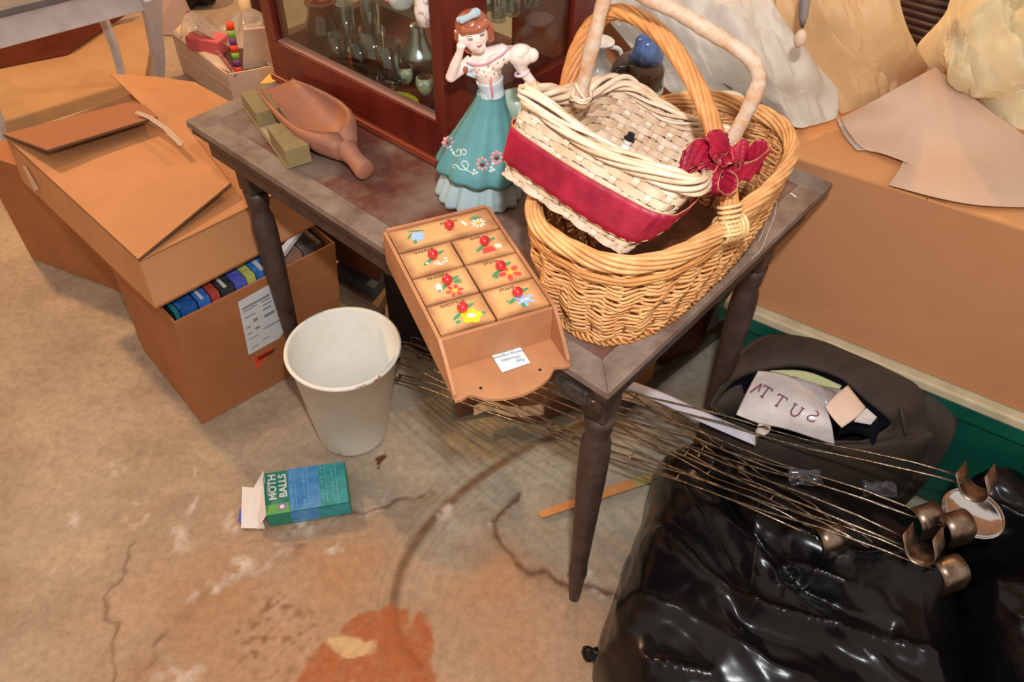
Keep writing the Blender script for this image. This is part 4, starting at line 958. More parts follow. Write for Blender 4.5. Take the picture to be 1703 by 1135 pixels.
# handle
R0 = onz(1216, 372, RZ); L0 = onz(928, 232, RZ)
hn = (L0-R0).cross(V(0, 0, 1)).normalized()
if hn.y > 0: hn = -hn
hn = (hn+V(0, 0, .34)).normalized()
hpx = [(1216, 372), (1212, 330), (1203, 275), (1190, 225), (1168, 165), (1140, 112), (1105, 64), (1065, 32), (1025, 20), (990, 38), (966, 75), (951, 120), (941, 170), (932, 225)]
hpth = catmull([onpl(x, y, R0, hn) for x, y in hpx], 8)
tl = len(hpth); mb = MB(); nr = 9
for q_ in range(nr):
    path = []
    for i, p in enumerate(hpth):
        t = (hpth[min(i+1, tl-1)]-hpth[max(i-1, 0)]).normalized(); nb = hn.normalized(); ra = t.cross(nb)
        an = 2*math.pi*(q_/nr)+i/tl*2*math.pi*2.1
        path.append(p+nb*math.cos(an)*.0125+ra*math.sin(an)*.0055)
    mb.tube(path, .0046, 6)
mb.tube(hpth, .0055, 6, flat=.8)
mb.build('handle', wick2, lbk, smooth=True)
for cc_, k0 in ((R0, 1), (L0, -1)):
    mb = MB()
    for i in range(7):
        p = (hpth[i+1] if k0 == 1 else hpth[-2-i]); t = (hpth[2]-hpth[0]).normalized() if k0 == 1 else (hpth[-3]-hpth[-1]).normalized()
        p = p+t*(.0)-t*.014+t*(i*.0006); ra = t.cross(hn).normalized()
        mb.tube([p+hn*math.cos(a)*.0185+ra*math.sin(a)*.0125+t*.001*i for a in [2*math.pi*k/18 for k in range(18)]], .0024, 5, closed=True)
    mb.build('handle_wrap', mat('wrap_reed', (222, 184, 130), .4), lbk, smooth=True)
    mb = MB(); p = V(cc_.x, cc_.y, RZ-.006); out = (p-V(rc.x, rc.y, p.z)).normalized(); tg = out.cross(V(0, 0, 1))
    for i in range(6):
        o_ = tg*(-.014+.0056*i)
        mb.tube([p+o_+out*math.cos(a)*.0155+V(0, 0, math.sin(a)*.016) for a in [2*math.pi*k/16 for k in range(16)]], .0025, 5, closed=True)
    mb.build('rim_wrap', mat('wrap_reed', (222, 184, 130), .4), lbk, smooth=True)

# ------------------------------------------------------------------ whitewashed basket (upper, tilted)
P1 = onz(860, 158, 1.012); P4 = onz(1150, 322, .965); P3 = onz(1222, 240, .905); P2 = onz(1030, 142, .955)
Q1 = onz(829, 288, .915); Q4 = onz(1036, 428, .880); Q3 = Q4+(P3-P4)*.92; Q2 = Q1+(P2-P1)*.92
wash = mat('whitewashed_splint', (212, 188, 158), .55, (196, 160, 124), 34, .2, 260, lo=.42, hi=.72)
wash2 = mat('worn_whitewash', (222, 202, 178), .5, (206, 178, 150), 30, .2, 260, lo=.4, hi=.7)
uc = (Q1+Q2+Q3+Q4)/4; rcc = (P1+P2+P3+P4)/4
NB = (P4-P1).cross(P2-P1).normalized()
if NB.z < 0: NB = -NB
ubk = root('whitewashed_basket', uc, 'whitewashed splint basket with red velvet ribbon, tilted inside the tan one', 'basket')
def rrect(A, B, C_, D_, f_, rad=.12):
    """rounded rectangle through four corners, f_ 0..1 around A-B-C-D"""
    a = f_*4 % 4; i = int(a); t = a-i; cs = [A, B, C_, D_]
    p0, p1, pm, pn = cs[i], cs[(i+1) % 4], cs[i-1], cs[(i+2) % 4]
    if t < rad:
        e = p0.lerp(p1, rad); s_ = p0.lerp(pm, rad); k = .5+t/rad*.5
        return s_*(1-k)**2+p0*2*k*(1-k)+e*k*k
    if t > 1-rad:
        s_ = p1.lerp(p0, rad); e = p1.lerp(pn, rad); k = (t-(1-rad))/rad*.5
        return s_*(1-k)**2+p1*2*k*(1-k)+e*k*k
    return p0.lerp(p1, t)
def uw(f_, s, off=0):
    p = rrect(Q1, Q4, Q3, Q2, f_, .14).lerp(rrect(P1, P4, P3, P2, f_, .16), s)
    cc = uc.lerp(rcc, s); d_ = (p-cc); d_ = d_-NB*d_.dot(NB); q_ = p+d_.normalized()*off
    # swell the long sides a little, as the splints do
    return q_+d_.normalized()*.004*math.sin(math.pi*s)
cnt = [10, 7, 10, 7]; fr = []
for i, n_ in enumerate(cnt):
    fr += [(i+(k+.5)/n_)/4 for k in range(n_)]
NS2 = len(fr); rowsn = 10
for r_ in range(rowsn):
    s = .05+r_/(rowsn-1)*.86; path = []; wv = []
    thk = random.uniform(.0085, .0105)
    for k in range(NS2*5):
        j = k//5; u_ = (k % 5)/5; fa_ = fr[j]; fb_ = fr[(j+1) % NS2]+(1 if j == NS2-1 else 0)
        f_ = (fa_+(fb_-fa_)*u_) % 1.0
        off = .0028*math.cos(math.pi*(j+u_+r_))
        p = uw(f_, s+.006*math.sin(k*.31+r_*1.7), off); path.append(p); wv.append(((uw(f_, min(s+.1, 1))-uw(f_, s-.05)).normalized()))
    path.append(path[0]); wv.append(wv[0])
    MB().strip(path, [a*thk for a in wv], .0014, 2).build('weaver', wash if r_ % 3 else wash2, ubk, smooth=False)
for j, f_ in enumerate(fr):
    path = [uw(f_, s, .0) for s in np.linspace(.0, .97, 14)]
    path = [p+(p-uc.lerp(rcc, .5)).normalized()*0 for p in path]
    path = [uw(f_, s, -.0026*math.cos(math.pi*(j+(s-.05)/.86*(rowsn-1)))) for s in np.linspace(0, .97, 28)]
    sdv = (uw(f_+.004, .5)-uw(f_-.004, .5)).normalized()*.0072
    MB().strip(path, sdv, .0012, 1).build('stake', wash2, ubk)
for k in range(6):
    t = (k+.5)/6
    MB().strip([Q1.lerp(Q2, t), Q4.lerp(Q3, t)], (Q2-Q1).normalized()*.017, .0014, 1).build('base_splint', wash, ubk)
for k in range(8):
    t = (k+.5)/8
    MB().strip([Q1.lerp(Q4, t)+NB*.0016, Q2.lerp(Q3, t)+NB*.0016], (Q4-Q1).normalized()*.015, .0012, 1).build('base_splint', wash2, ubk)
n_ = 260
RR = []
for q_ in range(9):
    path = []
    for k in range(n_):
        f_ = k/n_; p = uw(f_, 1.0, .002); cc = rcc; out = (p-cc); out = (out-NB*out.dot(NB)).normalized()
        sag = NB*(.006*math.cos(f_*2*math.pi*4)); an = 2*math.pi*(q_/9)+f_*2*math.pi*3+.25*math.sin(k*.13+q_*1.9)
        rr_ = 1+.14*math.sin(k*.17+q_*2.7)
        path.append(p+sag+out*math.cos(an)*.0095*rr_+NB*math.sin(an)*.0085*rr_)
    MB().tube(path, [.0042+.0008*math.sin(k*.11+q_) for k in range(n_)], 6, closed=True, flat=.7).build('rim_reed', wash if q_ % 2 else wash2, ubk, smooth=True)
# branch handle
ml_ = (P1+P2)/2; mr_ = (P3+P4)/2
ml_ = onpl(965, 165, ml_, NB); mr_ = onpl(1192, 280, mr_, NB)
Xh = (mr_-ml_).normalized(); hN = Xh.cross(NB).normalized()
hp2 = [(965, 178), (968, 150), (978, 105), (990, 55), (1004, 2), (1018, -28), (1045, -22), (1085, 0), (1130, 22), (1180, 52), (1222, 78), (1250, 100), (1262, 128), (1256, 155), (1240, 190), (1218, 232), (1196, 272)]
pth = catmull([onpl(x, y, ml_, hN) for x, y in hp2], 6)
branch = mat('worn_branch', (184, 136, 100), .6, (190, 168, 146), 60, .3, 140, lo=.34, hi=.58)
MB().tube(pth, [.0088+.0006*math.sin(i*.5)+.0003*math.sin(i*1.7) for i in range(len(pth))], 14).build('handle', branch, ubk, smooth=True, label='bent branch handle with worn whitewash')
mb = MB(); c = onpl(968, 158, ml_, hN); ax1 = Xh; ax2 = hN.cross(Xh).normalized()
for i in range(4):
    an = .6+i*.5
    v1 = (ax1*math.cos(an)+NB*math.sin(an)).normalized(); 
    mb.tube([c+NB*(.004*i-.008)+(Xh*math.cos(a)+hN*math.sin(a))*.0112+NB*.006*math.sin(a+i*1.6) for a in [2*math.pi*k/16 for k in range(16)]], .0024, 5, closed=True, flat=.8)
mb.tube([c-NB*.004-Xh*.01, c-NB*.012+Xh*.004-hN*.014, c-NB*.028-hN*.012+Xh*.006], [.003, .003, .0015], 6)
mb.tube([c-NB*.004+Xh*.01, c-NB*.014-Xh*.004-hN*.015, c-NB*.02-Xh*.016-hN*.012], [.003, .003, .0015], 6)
mb.build('handle_knot', wash2, ubk, smooth=True)
# snowman ornament print inside, dark little figure
ic_ = uw(.68, .32, -.006)
sm = root('snowman_trinket', ic_, 'tiny snowman trinket with black hat inside the whitewashed basket', 'ornament')
MB().ball(ic_, .0085, 7).build('body', wcer, sm, smooth=True); MB().ball(ic_+NB*.011, .006, 7).build('head', wcer, sm, smooth=True)
MB().lathe(ic_+NB*.015, [(.008, 0), (.008, .0015), (.005, .002), (.005, .009), (.0001, .009)], 10, ax=NB).build('hat', mat('black_felt', (30, 26, 28), .8), sm)
# ------------------------------------------------------------------ ribbon and bow
velv = mat('crimson_velvet', (160, 22, 50), .5, (118, 10, 34), 26, .12, 200, sheen=.8, lo=.35, hi=.7)
gold = mat('gold_thread', (206, 168, 110), .35, metal=.5)
rbn = root('velvet_ribbon', uw(.25, .5), 'crimson velvet ribbon with gold wired edge and bow, around the whitewashed basket', 'ribbon')
def band(pts_top, pts_bot, nm='band', m_=velv, wob=.0015):
    a = catmull(pts_top, 8); b = catmull(pts_bot, 8); n_ = len(a)
    path = [(a[i]+b[i])/2 for i in range(n_)]; wv = [(a[i]-b[i]) for i in range(n_)]
    o = MB().strip(path, wv, .0012, 6, wob, 1).build(nm, m_, rbn, smooth=True)
    MB().tube(a, .0007, 5).build('gold_edge', gold, o, smooth=True); MB().tube(b, .0007, 5).build('gold_edge', gold, o, smooth=True)
    return o
def fr_pt(f_, s, off=.0075): return uw(f_ % 1, s, off)
fsq = [-.06, -.02, .02, .06, .1, .14, .18, .215, .24]
top = [fr_pt(f_, .66-.03*math.sin(max(f_, 0)*14)) for f_ in fsq]; bot = [fr_pt(f_, .2+.015*math.sin(f_*30)) for f_ in fsq]
band(top, bot, wob=.0005)
K = fr_pt(.375, .93, .016)
K = onz(1192, 285, .955)
top2 = [top[-1], fr_pt(.27, .7, .010), fr_pt(.3, .86, .012), K+V(.0, .0, .008)]
bot2 = [bot[-1], fr_pt(.27, .32, .010), fr_pt(.3, .58, .012), K-V(0, 0, .006)]
band(top2, bot2, 'tail_band')
def loop(pxs, wid, nm='bow_loop', wob=.003, sd_=0):
    pts = catmull([onz(x, y, z) for x, y, z in pxs], 7); n_ = len(pts)
    wv = []
    for i in range(n_):
        t = i/(n_-1); k = .35+.65*math.sin(math.pi*t)**.7
        wv.append(Vector(wid)*k)
    o = MB().strip(pts, wv, .0012, 6, wob, sd_).build(nm, velv, rbn, smooth=True)
    MB().tube([pts[i]+wv[i]*.5 for i in range(n_)], .0006, 5).build('gold_edge', gold, o, smooth=True)
    MB().tube([pts[i]-wv[i]*.5 for i in range(n_)], .0006, 5).build('gold_edge', gold, o, smooth=True)
loop([(1195, 262, .96), (1172, 252, .975), (1150, 258, .98), (1133, 280, .97), (1150, 284, .955), (1172, 276, .95), (1193, 272, .95)], (.004, .018, .03), sd_=1)
loop([(1195, 265, .965), (1180, 245, .985), (1195, 236, .985), (1212, 242, .975), (1205, 262, .96)], (-.012, .01, .026), sd_=2)
loop([(1200, 272, .955), (1225, 268, .96), (1248, 252, .975), (1264, 252, .98), (1268, 268, .97), (1245, 285, .955), (1215, 286, .95), (1200, 280, .95)], (.004, -.004, .034), sd_=3)
loop([(1196, 278, .95), (1182, 292, .955), (1176, 312, .945), (1190, 322, .93), (1206, 312, .935), (1210, 292, .945), (1200, 280, .95)], (.022, -.022, .012), sd_=4)
loop([(1202, 270, .965), (1218, 256, .98), (1232, 250, .98), (1236, 262, .97), (1220, 276, .955)], (.006, .016, .02), sd_=5)
loop([(1192, 270, .955), (1165, 268, .965), (1140, 284, .955), (1128, 287, .95)], (.004, .012, .018), 'bow_tail', sd_=6)
mb = MB(); mb.ball(onz(1199, 272, .958), .0095, 8, (1.1, .8, 1.1)); mb.build('bow_knot', velv, rbn, smooth=True)
# stray hairs
hair = mat('white_fibre', (206, 200, 190), .6)
for k, pxs in enumerate([[(1302, 282), (1300, 310), (1285, 330), (1278, 352), (1274, 372), (1262, 402)], [(1292, 335), (1288, 360), (1280, 380), (1266, 415), (1250, 430)], [(990, 548), (996, 562), (1003, 576), (1012, 572)]]):
    MB().tube(catmull([onz(x, y, TZ+.002) for x, y in pxs], 5), .0005, 4).build('loose_fibre', hair, label=['long curly white fibre on the table right of the baskets', 'shorter white fibre beside the long curly one', 'single hair curling out under the front of the tan basket'][k], cat='fibre')

# ------------------------------------------------------------------ porcelain figurine
FY = 1.082; fc = V(-.056, 1.078, TZ+.001)
FP = lambda x, y, dy=0.0: onpl(x, y, (0, FY+dy, 0), V(0, 1, 0))
fig = root('lady_figurine', fc, 'glazed porcelain lady figurine in a teal gown, hand to her cheek', 'figurine')
skin = mat('porcelain_skin', (236, 216, 204), .14, coat=.8); teal = mat('teal_glaze', (98, 156, 158), .3, (84, 140, 144), 16, coat=.15)
pale = mat('pale_blue_glaze', (176, 200, 202), .32, (160, 186, 190), 14); hairm = mat('auburn_glaze', (170, 96, 66), .22, (150, 80, 54), 60, coat=.5)
bod = mat('white_bodice', (236, 222, 208), .16, coat=.8)
wc = FP(817, 152); bcn = V(fc.x, fc.y, TZ)
def skirt(prof, nf, amp, tilt=0, nm='skirt', m_=teal, ph=0, th=.0018):
    mb = MB(); n = 120; G = []
    for r_, z in prof:
        t = max(0, min(1, (z-TZ)/(wc.z-TZ))); c = bcn.lerp(wc, t**1.3); ring = []
        for k in range(n+1):
            a = 2*math.pi*k/n; f = 1+amp*(1-t)**.6*(math.sin(a*nf+ph)+.5*math.sin(((a+math.pi) % (2*math.pi)-math.pi)*(nf*.5+1)+1.3))
            ring.append(V(c.x+r_*f*math.cos(a), c.y+r_*f*math.sin(a)*.92, z+tilt*(1-t)**2*(-math.cos(a-.25))+ (.003*math.sin(a*nf*.6)*(1-t)**6 if tilt else 0)))
        G.append(ring)
    mb.grid(G); return mb.build(nm, m_, fig, smooth=True, solid=th)
skirt([(.066, TZ+.002), (.0665, TZ+.008), (.062, TZ+.025), (.056, TZ+.045), (.04, TZ+.08)], 18, .045, nm='underskirt', m_=pale)
skirt([(.068, TZ+.049), (.0675, TZ+.056), (.062, TZ+.072), (.053, TZ+.092), (.042, TZ+.115), (.031, TZ+.14), (.023, TZ+.158), (.0195, TZ+.172), (.0195, wc.z)], 11, .055, tilt=.012, nm='overskirt', ph=.6)
# decoration painted on the skirt
def on_skirt(px, py):     # nearest point on the flared cone seen at this pixel
    d = ray(px, py).normalized(); best = None
    for i in range(400):
        p = EYE+d*(1.0+i*.0008); t = max(0, min(1, (p.z-TZ)/(wc.z-TZ))); c = bcn.lerp(wc, t**1.3)
        r_ = float(np.interp(p.z-TZ, [.0, .049, .056, .072, .092, .115, .14, .158], [.068, .068, .0675, .062, .053, .042, .031, .023]))
        a_ = math.atan2((p.y-c.y)/.92, p.x-c.x); f_ = 1+.055*(1-t)**.6*(math.sin(a_*11+.6)+.5*math.sin(a_*6.5+1.3))
        if math.hypot(p.x-c.x, (p.y-c.y)/.92) <= r_*f_+.0012: return p
    return EYE+d*1.2
pinkg = mat('pink_glaze', (226, 150, 152), .3); rosd = mat('rose_centre', (120, 50, 44), .3); whg = mat('white_scroll', (206, 220, 216), .3)
def dot(px, py, r_, m_, nm, n=7, sc=(1, .5, 1), out=0):
    p = on_skirt(px, py)+(EYE-V(px*0, 0, 0)-on_skirt(px, py)).normalized()*out; return MB().ball(p, r_, n, sc)
for (px, py) in ((802, 274), (826, 263), (746, 238)):
    mb = MB()
    for k in range(8):
        a = k*math.pi/4; q_ = dot(px+8*math.cos(a), py+9*math.sin(a), .0034, 0, 0, 5, (1, .3, 1)); mb.add(q_.v, q_.f)
    o = mb.build('painted_flower', pinkg, fig, smooth=True); q_ = dot(px, py, .0034, 0, 0, 6, out=.0015); q_.build('flower_centre', rosd, o, smooth=True)
mb = MB()
for px, py in ((789, 284), (793, 288), (788, 290), (817, 279), (821, 283), (820, 273), (816, 285), (752, 250), (755, 255), (750, 246)):
    q_ = dot(px, py, .003, 0, 0, 5); mb.add(q_.v, q_.f)
mb.build('painted_leaves', whg, fig, kind='stuff')
for pts in ([(786, 288), (776, 283), (768, 272), (773, 268), (779, 274), (776, 283)], [(776, 283), (766, 282), (760, 276), (755, 274), (753, 278), (757, 280)], [(752, 252), (757, 259), (765, 259), (767, 252), (762, 249), (760, 253)], [(765, 252), (771, 249), (775, 252), (774, 258), (770, 257)]):
    MB().tube(catmull([on_skirt(*p)+(EYE-fc).normalized()*.0022 for p in pts], 5), .0011, 5).build('painted_scroll', whg, fig, smooth=True)
# body: one continuous surface
HC = FP(789, 58, -.012); CHN = FP(797, 77, -.019)
mb = MB()
mb.ball(HC, .0188, 14, (1, 1, 1.08)); mb.ball(CHN, .0095, 10); mb.ball(FP(791, 70, -.017), .0135, 10)
mb.tube([FP(797, 76, .0), FP(803, 90, 0), FP(810, 104, .004)], [.0085, .0085, .013], 12)
mb.tube([FP(786, 97, .002), FP(808, 96, .0), FP(838, 86, .002), FP(846, 88, .003)], [.010, .0135, .012, .009], 12)
mb.tube([FP(811, 100, 0), FP(813, 120, 0), FP(816, 150, 0)], [.019, .019, .0155], 16, flat=.85)
# raised arm: shoulder, elbow, wrist, palm and fingers against the cheek
E_ = FP(750, 128, -.014); Wr = FP(765, 86, -.022)
mb.tube([FP(784, 99, .0), FP(768, 114, -.008), E_], [.0085, .0082, .0078], 10); mb.ball(E_, .0079, 8)
mb.tube([E_, FP(757, 108, -.018), Wr], [.0078, .0075, .0052], 10)
mb.tube([Wr, FP(767, 74, -.023)], [.0052, .0066], 10)
for k, (x, y) in enumerate([(764, 56), (768, 54), (772, 55), (776, 58)]):
    mb.tube([FP(764+3*k, 74, -.023), FP(764.5+3*k, 65, -.025), FP(x, y, -.022)], [.0024, .0022, .0017], 7)
mb.tube([FP(774, 76, -.024), FP(778, 71, -.027), FP(780, 66, -.028)], [.0026, .0024, .0018], 7)
# lowered arm behind the basket, hand resting on the skirt
mb.tube([FP(846, 88, .003), FP(866, 108, -.004), FP(872, 122, -.006), FP(896, 150, -.012), FP(890, 176, -.03)], [.009, .0085, .008, .0058, .005], 10)
for k in range(4): mb.tube([FP(890-3*k, 176, -.03), FP(884-4*k, 184, -.034), FP(878-4*k, 190+k, -.034)], [.0024, .0021, .0017], 7)
mb.tube([FP(890, 174, -.03), FP(880, 172, -.034)], [.0026, .0018], 7)
mb.build('body', skin, fig, remesh=.0011)
# bodice, corset and puffed sleeves
mb = MB()
mb.tube([FP(806, 107, .0), FP(812, 118, .0), FP(816, 140, .0)], [.0245, .0235, .018], 18, flat=.88)
mb.ball(FP(803, 112, -.012), .0125, 10, (1, .8, 1)); mb.ball(FP(824, 104, -.012), .0125, 10, (1, .8, 1))
mb.tube([FP(784, 108, -.004), FP(806, 108, -.007), FP(828, 98, -.007), FP(848, 88, -.002)], [.008, .0105, .011, .01], 12)
mb.build('bodice', bod, fig, remesh=.0012, label='white bodice with small pink dots')
mb = MB(); mb.tube([FP(814, 130, .0), FP(817, 146, .0), FP(818, 158, -.001)], [.0225, .02, .0215], 18, flat=.9); mb.tube([FP(815, 144, -.012), FP(817, 165, -.02)], [.010, .004], 8)
mb.build('corset', mat('pale_corset', (190, 206, 214), .2, coat=.6), fig, remesh=.0012)
mb = MB(); mb.tube([FP(816, 128, -.022), FP(816, 140, -.022), FP(818, 152, -.024), FP(819, 162, -.026)], [.0018, .0015, .0018, .001], 6)
mb.build('corset_lacing', mat('pink_lacing', (214, 130, 140), .3), fig, smooth=True)
mb = MB(); cS = FP(866, 92, -.004)
for k in range(9):
    a = k*2*math.pi/9; mb.tube([FP(846, 84, -.002)+V(.003*math.cos(a), .004*math.sin(a), .003*math.sin(a)), cS+V(.008*math.cos(a), .011*math.sin(a), .011*math.cos(a+.6)), FP(869, 119, -.006)+V(.0035*math.cos(a), .0035*math.sin(a), 0)], [.004, .0068, .0035], 8)
mb.ball(cS, .0155, 10, (1.25, 1, 1.05)); mb.ball(FP(884, 92, -.004), .0105, 8)
mb.build('puff_sleeve', bod, fig, remesh=.0011)
MB().tube([FP(868, 121, -.006)+V(.0092*math.cos(a), .0092*math.sin(a), .003*math.cos(a)) for a in [2*math.pi*k/20 for k in range(20)]], .0022, 6, closed=True).build('sleeve_cuff', mat('cuff_glaze', (226, 196, 206), .2), fig, smooth=True)
mb = MB(); mb.ball(FP(779, 110, -.004), .0095, 9, (1.2, 1, .9)); mb.tube([FP(776, 120, -.006), FP(794, 124, -.004)], [.005, .007], 8)
mb.build('far_sleeve', mat('pale_blue_cloth', (196, 212, 222), .2, coat=.6), fig, remesh=.0012)
MB().ball(FP(774, 116, -.016), .0046, 7, (.8, .5, 1.2)).build('sleeve_button', hairm, fig, smooth=True)
MB().tube(catmull([FP(776, 104, -.013), FP(790, 108, -.021), FP(806, 107, -.024), FP(822, 99, -.024), FP(838, 88, -.019), FP(848, 78, -.006)], 5), .0015, 7).build('neckline_trim', mat('pink_trim', (214, 154, 168), .25), fig, smooth=True)
mb = MB()
for px, py in ((785, 117), (797, 116), (805, 119), (812, 110), (820, 113), (828, 104), (833, 112), (838, 98), (843, 105), (822, 122), (808, 127), (800, 124), (794, 121), (830, 120)):
    mb.ball(FP(px, py, -.0255 if 800 < px < 832 else -.021), .0014, 4)
mb.build('bodice_dots', mat('pink_dots', (214, 150, 150), .3), fig, kind='stuff')
# hair
mb = MB()
mb.ball(FP(786, 42, .0), .0238, 14, (1.02, 1, .9))
mb.tube(catmull([FP(766, 60, -.014), FP(774, 52, -.026), FP(788, 50, -.030), FP(800, 43, -.028), FP(808, 38, -.018)], 4), [.0055]*9+[.0065]*4+[.007]*4, 9)
mb.tube([FP(806, 38, -.006), FP(813, 50, -.006), FP(816, 66, -.002)], [.009, .0082, .006], 10)
mb.tube([FP(765, 52, -.006), FP(764, 62, -.006), FP(774, 80, -.004), FP(785, 88, -.008)], [.009, .008, .006, .003], 9)
mb.build('hair', hairm, fig, remesh=.0011)
mb = MB()
mb.box8([FP(760, 32, -.014), FP(778, 26, -.02), FP(782, 36, -.022), FP(766, 41, -.018)], [FP(760, 28, -.016), FP(777, 22, -.022), FP(781, 33, -.026), FP(766, 38, -.021)])
mb.ball(FP(767, 33, -.02), .0062, 7, (1.2, .7, .8)); mb.ball(FP(791, 21, -.018), .0075, 7, (1, .7, .9)); mb.tube([FP(766, 34, -.021), FP(780, 28, -.023), FP(792, 21, -.02)], [.006, .0042, .007], 8)
mb.build('hair_bow', mat('blue_grey_bow', (166, 186, 194), .2, coat=.6), fig, remesh=.001)
# face
def on_face(px, py, out=.0002):
    d = ray(px, py).normalized(); best = None
    for i in range(900):
        p = EYE+d*(1.05+i*.0003)
        if (p-HC).length < .0190 or (p-CHN).length < .0096 or (p-FP(791, 70, -.017)).length < .0136: return p-d*out
    return HC
def fmark(pts, r_, m_, nm): MB().tube(catmull([on_face(*p) for p in pts], 4), r_, 6).build(nm, m_, fig, smooth=True)
eyec = mat('eye_paint', (92, 112, 126), .3); lipc = mat('lip_paint', (176, 70, 66), .3); brc = mat('brow_paint', (150, 98, 72), .4)
fmark([(779, 67), (782, 64.5), (786, 65)], .0009, eyec, 'eye'); fmark([(798, 60), (801, 57.5), (805, 57)], .0009, eyec, 'eye')
fmark([(780, 66.5), (783, 67.5), (786, 66)], .0006, brc, 'eyelash'); fmark([(799, 60.5), (802, 60), (805, 58)], .0006, brc, 'eyelash')
fmark([(777, 62.5), (781, 60.5), (786, 61)], .0005, brc, 'eyebrow'); fmark([(797, 56.5), (801, 53.8), (806, 53)], .0005, brc, 'eyebrow')
fmark([(793, 76.3), (797, 77.6), (801, 74.2)], .0011, lipc, 'mouth'); MB().ball(on_face(794.5, 69, -.0002), .0018, 6, (.9, 1.2, 1.1)).build('nose', skin, fig, smooth=True)
MB().ball(FP(810, 62, -.012), .003, 6, (.6, 1, 1.3)).build('ear', skin, fig, smooth=True)

# ------------------------------------------------------------------ big carton on a green tote (right)
k0 = onz(1250, 506, .345); k1 = onz(1700, 688, .345); kf = (k1-k0).normalized(); kb = V(-kf.y, kf.x, 0)
if kb.y < 0: kb = -kb
KL = .95; 
bg = root('large_carton', k0+kf*KL/2+kb*.26, 'large plain brown carton standing on the green storage tote at right', 'box')
s0 = k0-kf*.02; zB, zT = .349, .70
bt_ = [s0, s0+kf*KL, s0+kf*KL+kb*.52, s0+kb*.52]
tl_ = onz(1312, 262, zT); tr_ = onz(1703, 385, zT); ftd = (tr_-tl_).normalized()
tp_ = [tl_-ftd*.02, tl_+ftd*KL, tl_+ftd*KL+kb*.5, tl_-ftd*.02+kb*.5]
kr3 = mat('large_carton_kraft', (190, 134, 92), .78, (178, 122, 82), 3, .1, 50, lo=.3, hi=.7)
kr4 = mat('large_carton_lit_top', (216, 152, 96), .75, (204, 140, 88), 4)  # paler copy of the carton kraft, lamp light on the top painted in
bb_ = [V(p.x, p.y, zB) for p in bt_]
for nm, i, j in (('front_panel', 0, 1), ('side_panel', 1, 2), ('back_panel', 2, 3), ('side_panel', 3, 0)):
    panel(MB(), [bb_[i], bb_[j], tp_[j], tp_[i]], -.004).build(nm, kr3, bg)
mid0 = tp_[0].lerp(tp_[1], .26); mid1 = tp_[3].lerp(tp_[2], .26)
MB().prism([tp_[0], mid0, mid1, tp_[3]], V(0, 0, .004)).build('top_flap', kr4, bg)
MB().prism([mid0+kf*.0015, tp_[1], tp_[2], mid1+kf*.0015], V(0, 0, .0046)).build('top_flap', kr4, bg)
MB().prism([mid0-kf*.03+V(0, 0, .0048), mid0+kf*.03+V(0, 0, .0048), mid1+kf*.03+V(0, 0, .0048), mid1-kf*.03+V(0, 0, .0048)], V(0, 0, .0005)).build('packing_tape', mat('tan_tape', (190, 128, 80), .3), bg)
MB().prism([bb_[0], bb_[1], bb_[2], bb_[3]], V(0, 0, .004)).build('bottom_panel', kr3, bg)
gr = root('green_tote', k0+kf*.45+kb*.25-V(0, 0, .34), 'dark green plastic storage tote with cream lid under the large carton', 'tote')
gm = mat('green_plastic', (18, 92, 74), .4, (14, 80, 66), 8); cr = mat('cream_plastic', (206, 194, 160), .5, (186, 172, 140), 20)
def tote(off, l0, l1, d0, d1, z0_, z1_, nm, m_, bv=.004, tp=0):
    a = k0+kf*l0-kb*off; q_ = [V(*(a+kf*0)[:2], 0), V(*(a+kf*(l1-l0))[:2], 0), V(*(a+kf*(l1-l0)+kb*d1)[:2], 0), V(*(a+kb*d1)[:2], 0)]
    cn = (q_[0]+q_[2])/2
    return MB().box8([cn+(p-cn)*(1-tp)+V(0, 0, z0_) for p in q_], [p+V(0, 0, z1_) for p in q_]).build(nm, m_, gr, bevel=bv)
tote(.004, -.05, .98, 0, .5, .003, .30, 'body', gm, tp=.07)
tote(.016, -.062, .99, 0, .52, .285, .322, 'rim', gm)
tote(.022, -.05, 1.0, 0, .53, .324, .346, 'lid', cr)
# ------------------------------------------------------------------ papers and cloth on and behind it
wpap = mat('crumpled_white_paper', (218, 206, 192), .62, (196, 184, 168), 8, .15, 60)
warmpap = mat('crumpled_warm_lit_paper', (216, 176, 128), .62, (206, 164, 116), 8, .15, 60)  # same white paper, warm lamp light put into its colour
def drape(rows_, nm, m_, lb, cat_, amp, sc_, seed, ku=24, kv=22, vec=(0, -.4, 1), o=3):
    G = crumple(patch([[onz(*p) for p in r_] for r_ in rows_], ku, kv), amp, sc_, seed, vec, o)
    return MB().grid(G).build(nm, m_, smooth=True, solid=.001, label=lb, cat=cat_)
drape([[(965, -60, .9), (1120, -70, .92), (1250, -60, .92), (1340, -50, .9)],
       [(990, 5, .86), (1120, 20, .88), (1270, 40, .88), (1350, 30, .86)],
       [(1040, 70, .8), (1150, 90, .82), (1290, 120, .82), (1390, 110, .8)],
       [(1095, 135, .75), (1200, 150, .76), (1300, 170, .76), (1395, 165, .75)],
       [(1160, 190, .725), (1262, 186, .72), (1328, 212, .72), (1393, 196, .72)]], 'white_tissue_sheet', wpap, 'crumpled grey white tissue paper sheet draped behind the basket handles', 'paper', .06, 28, 4)
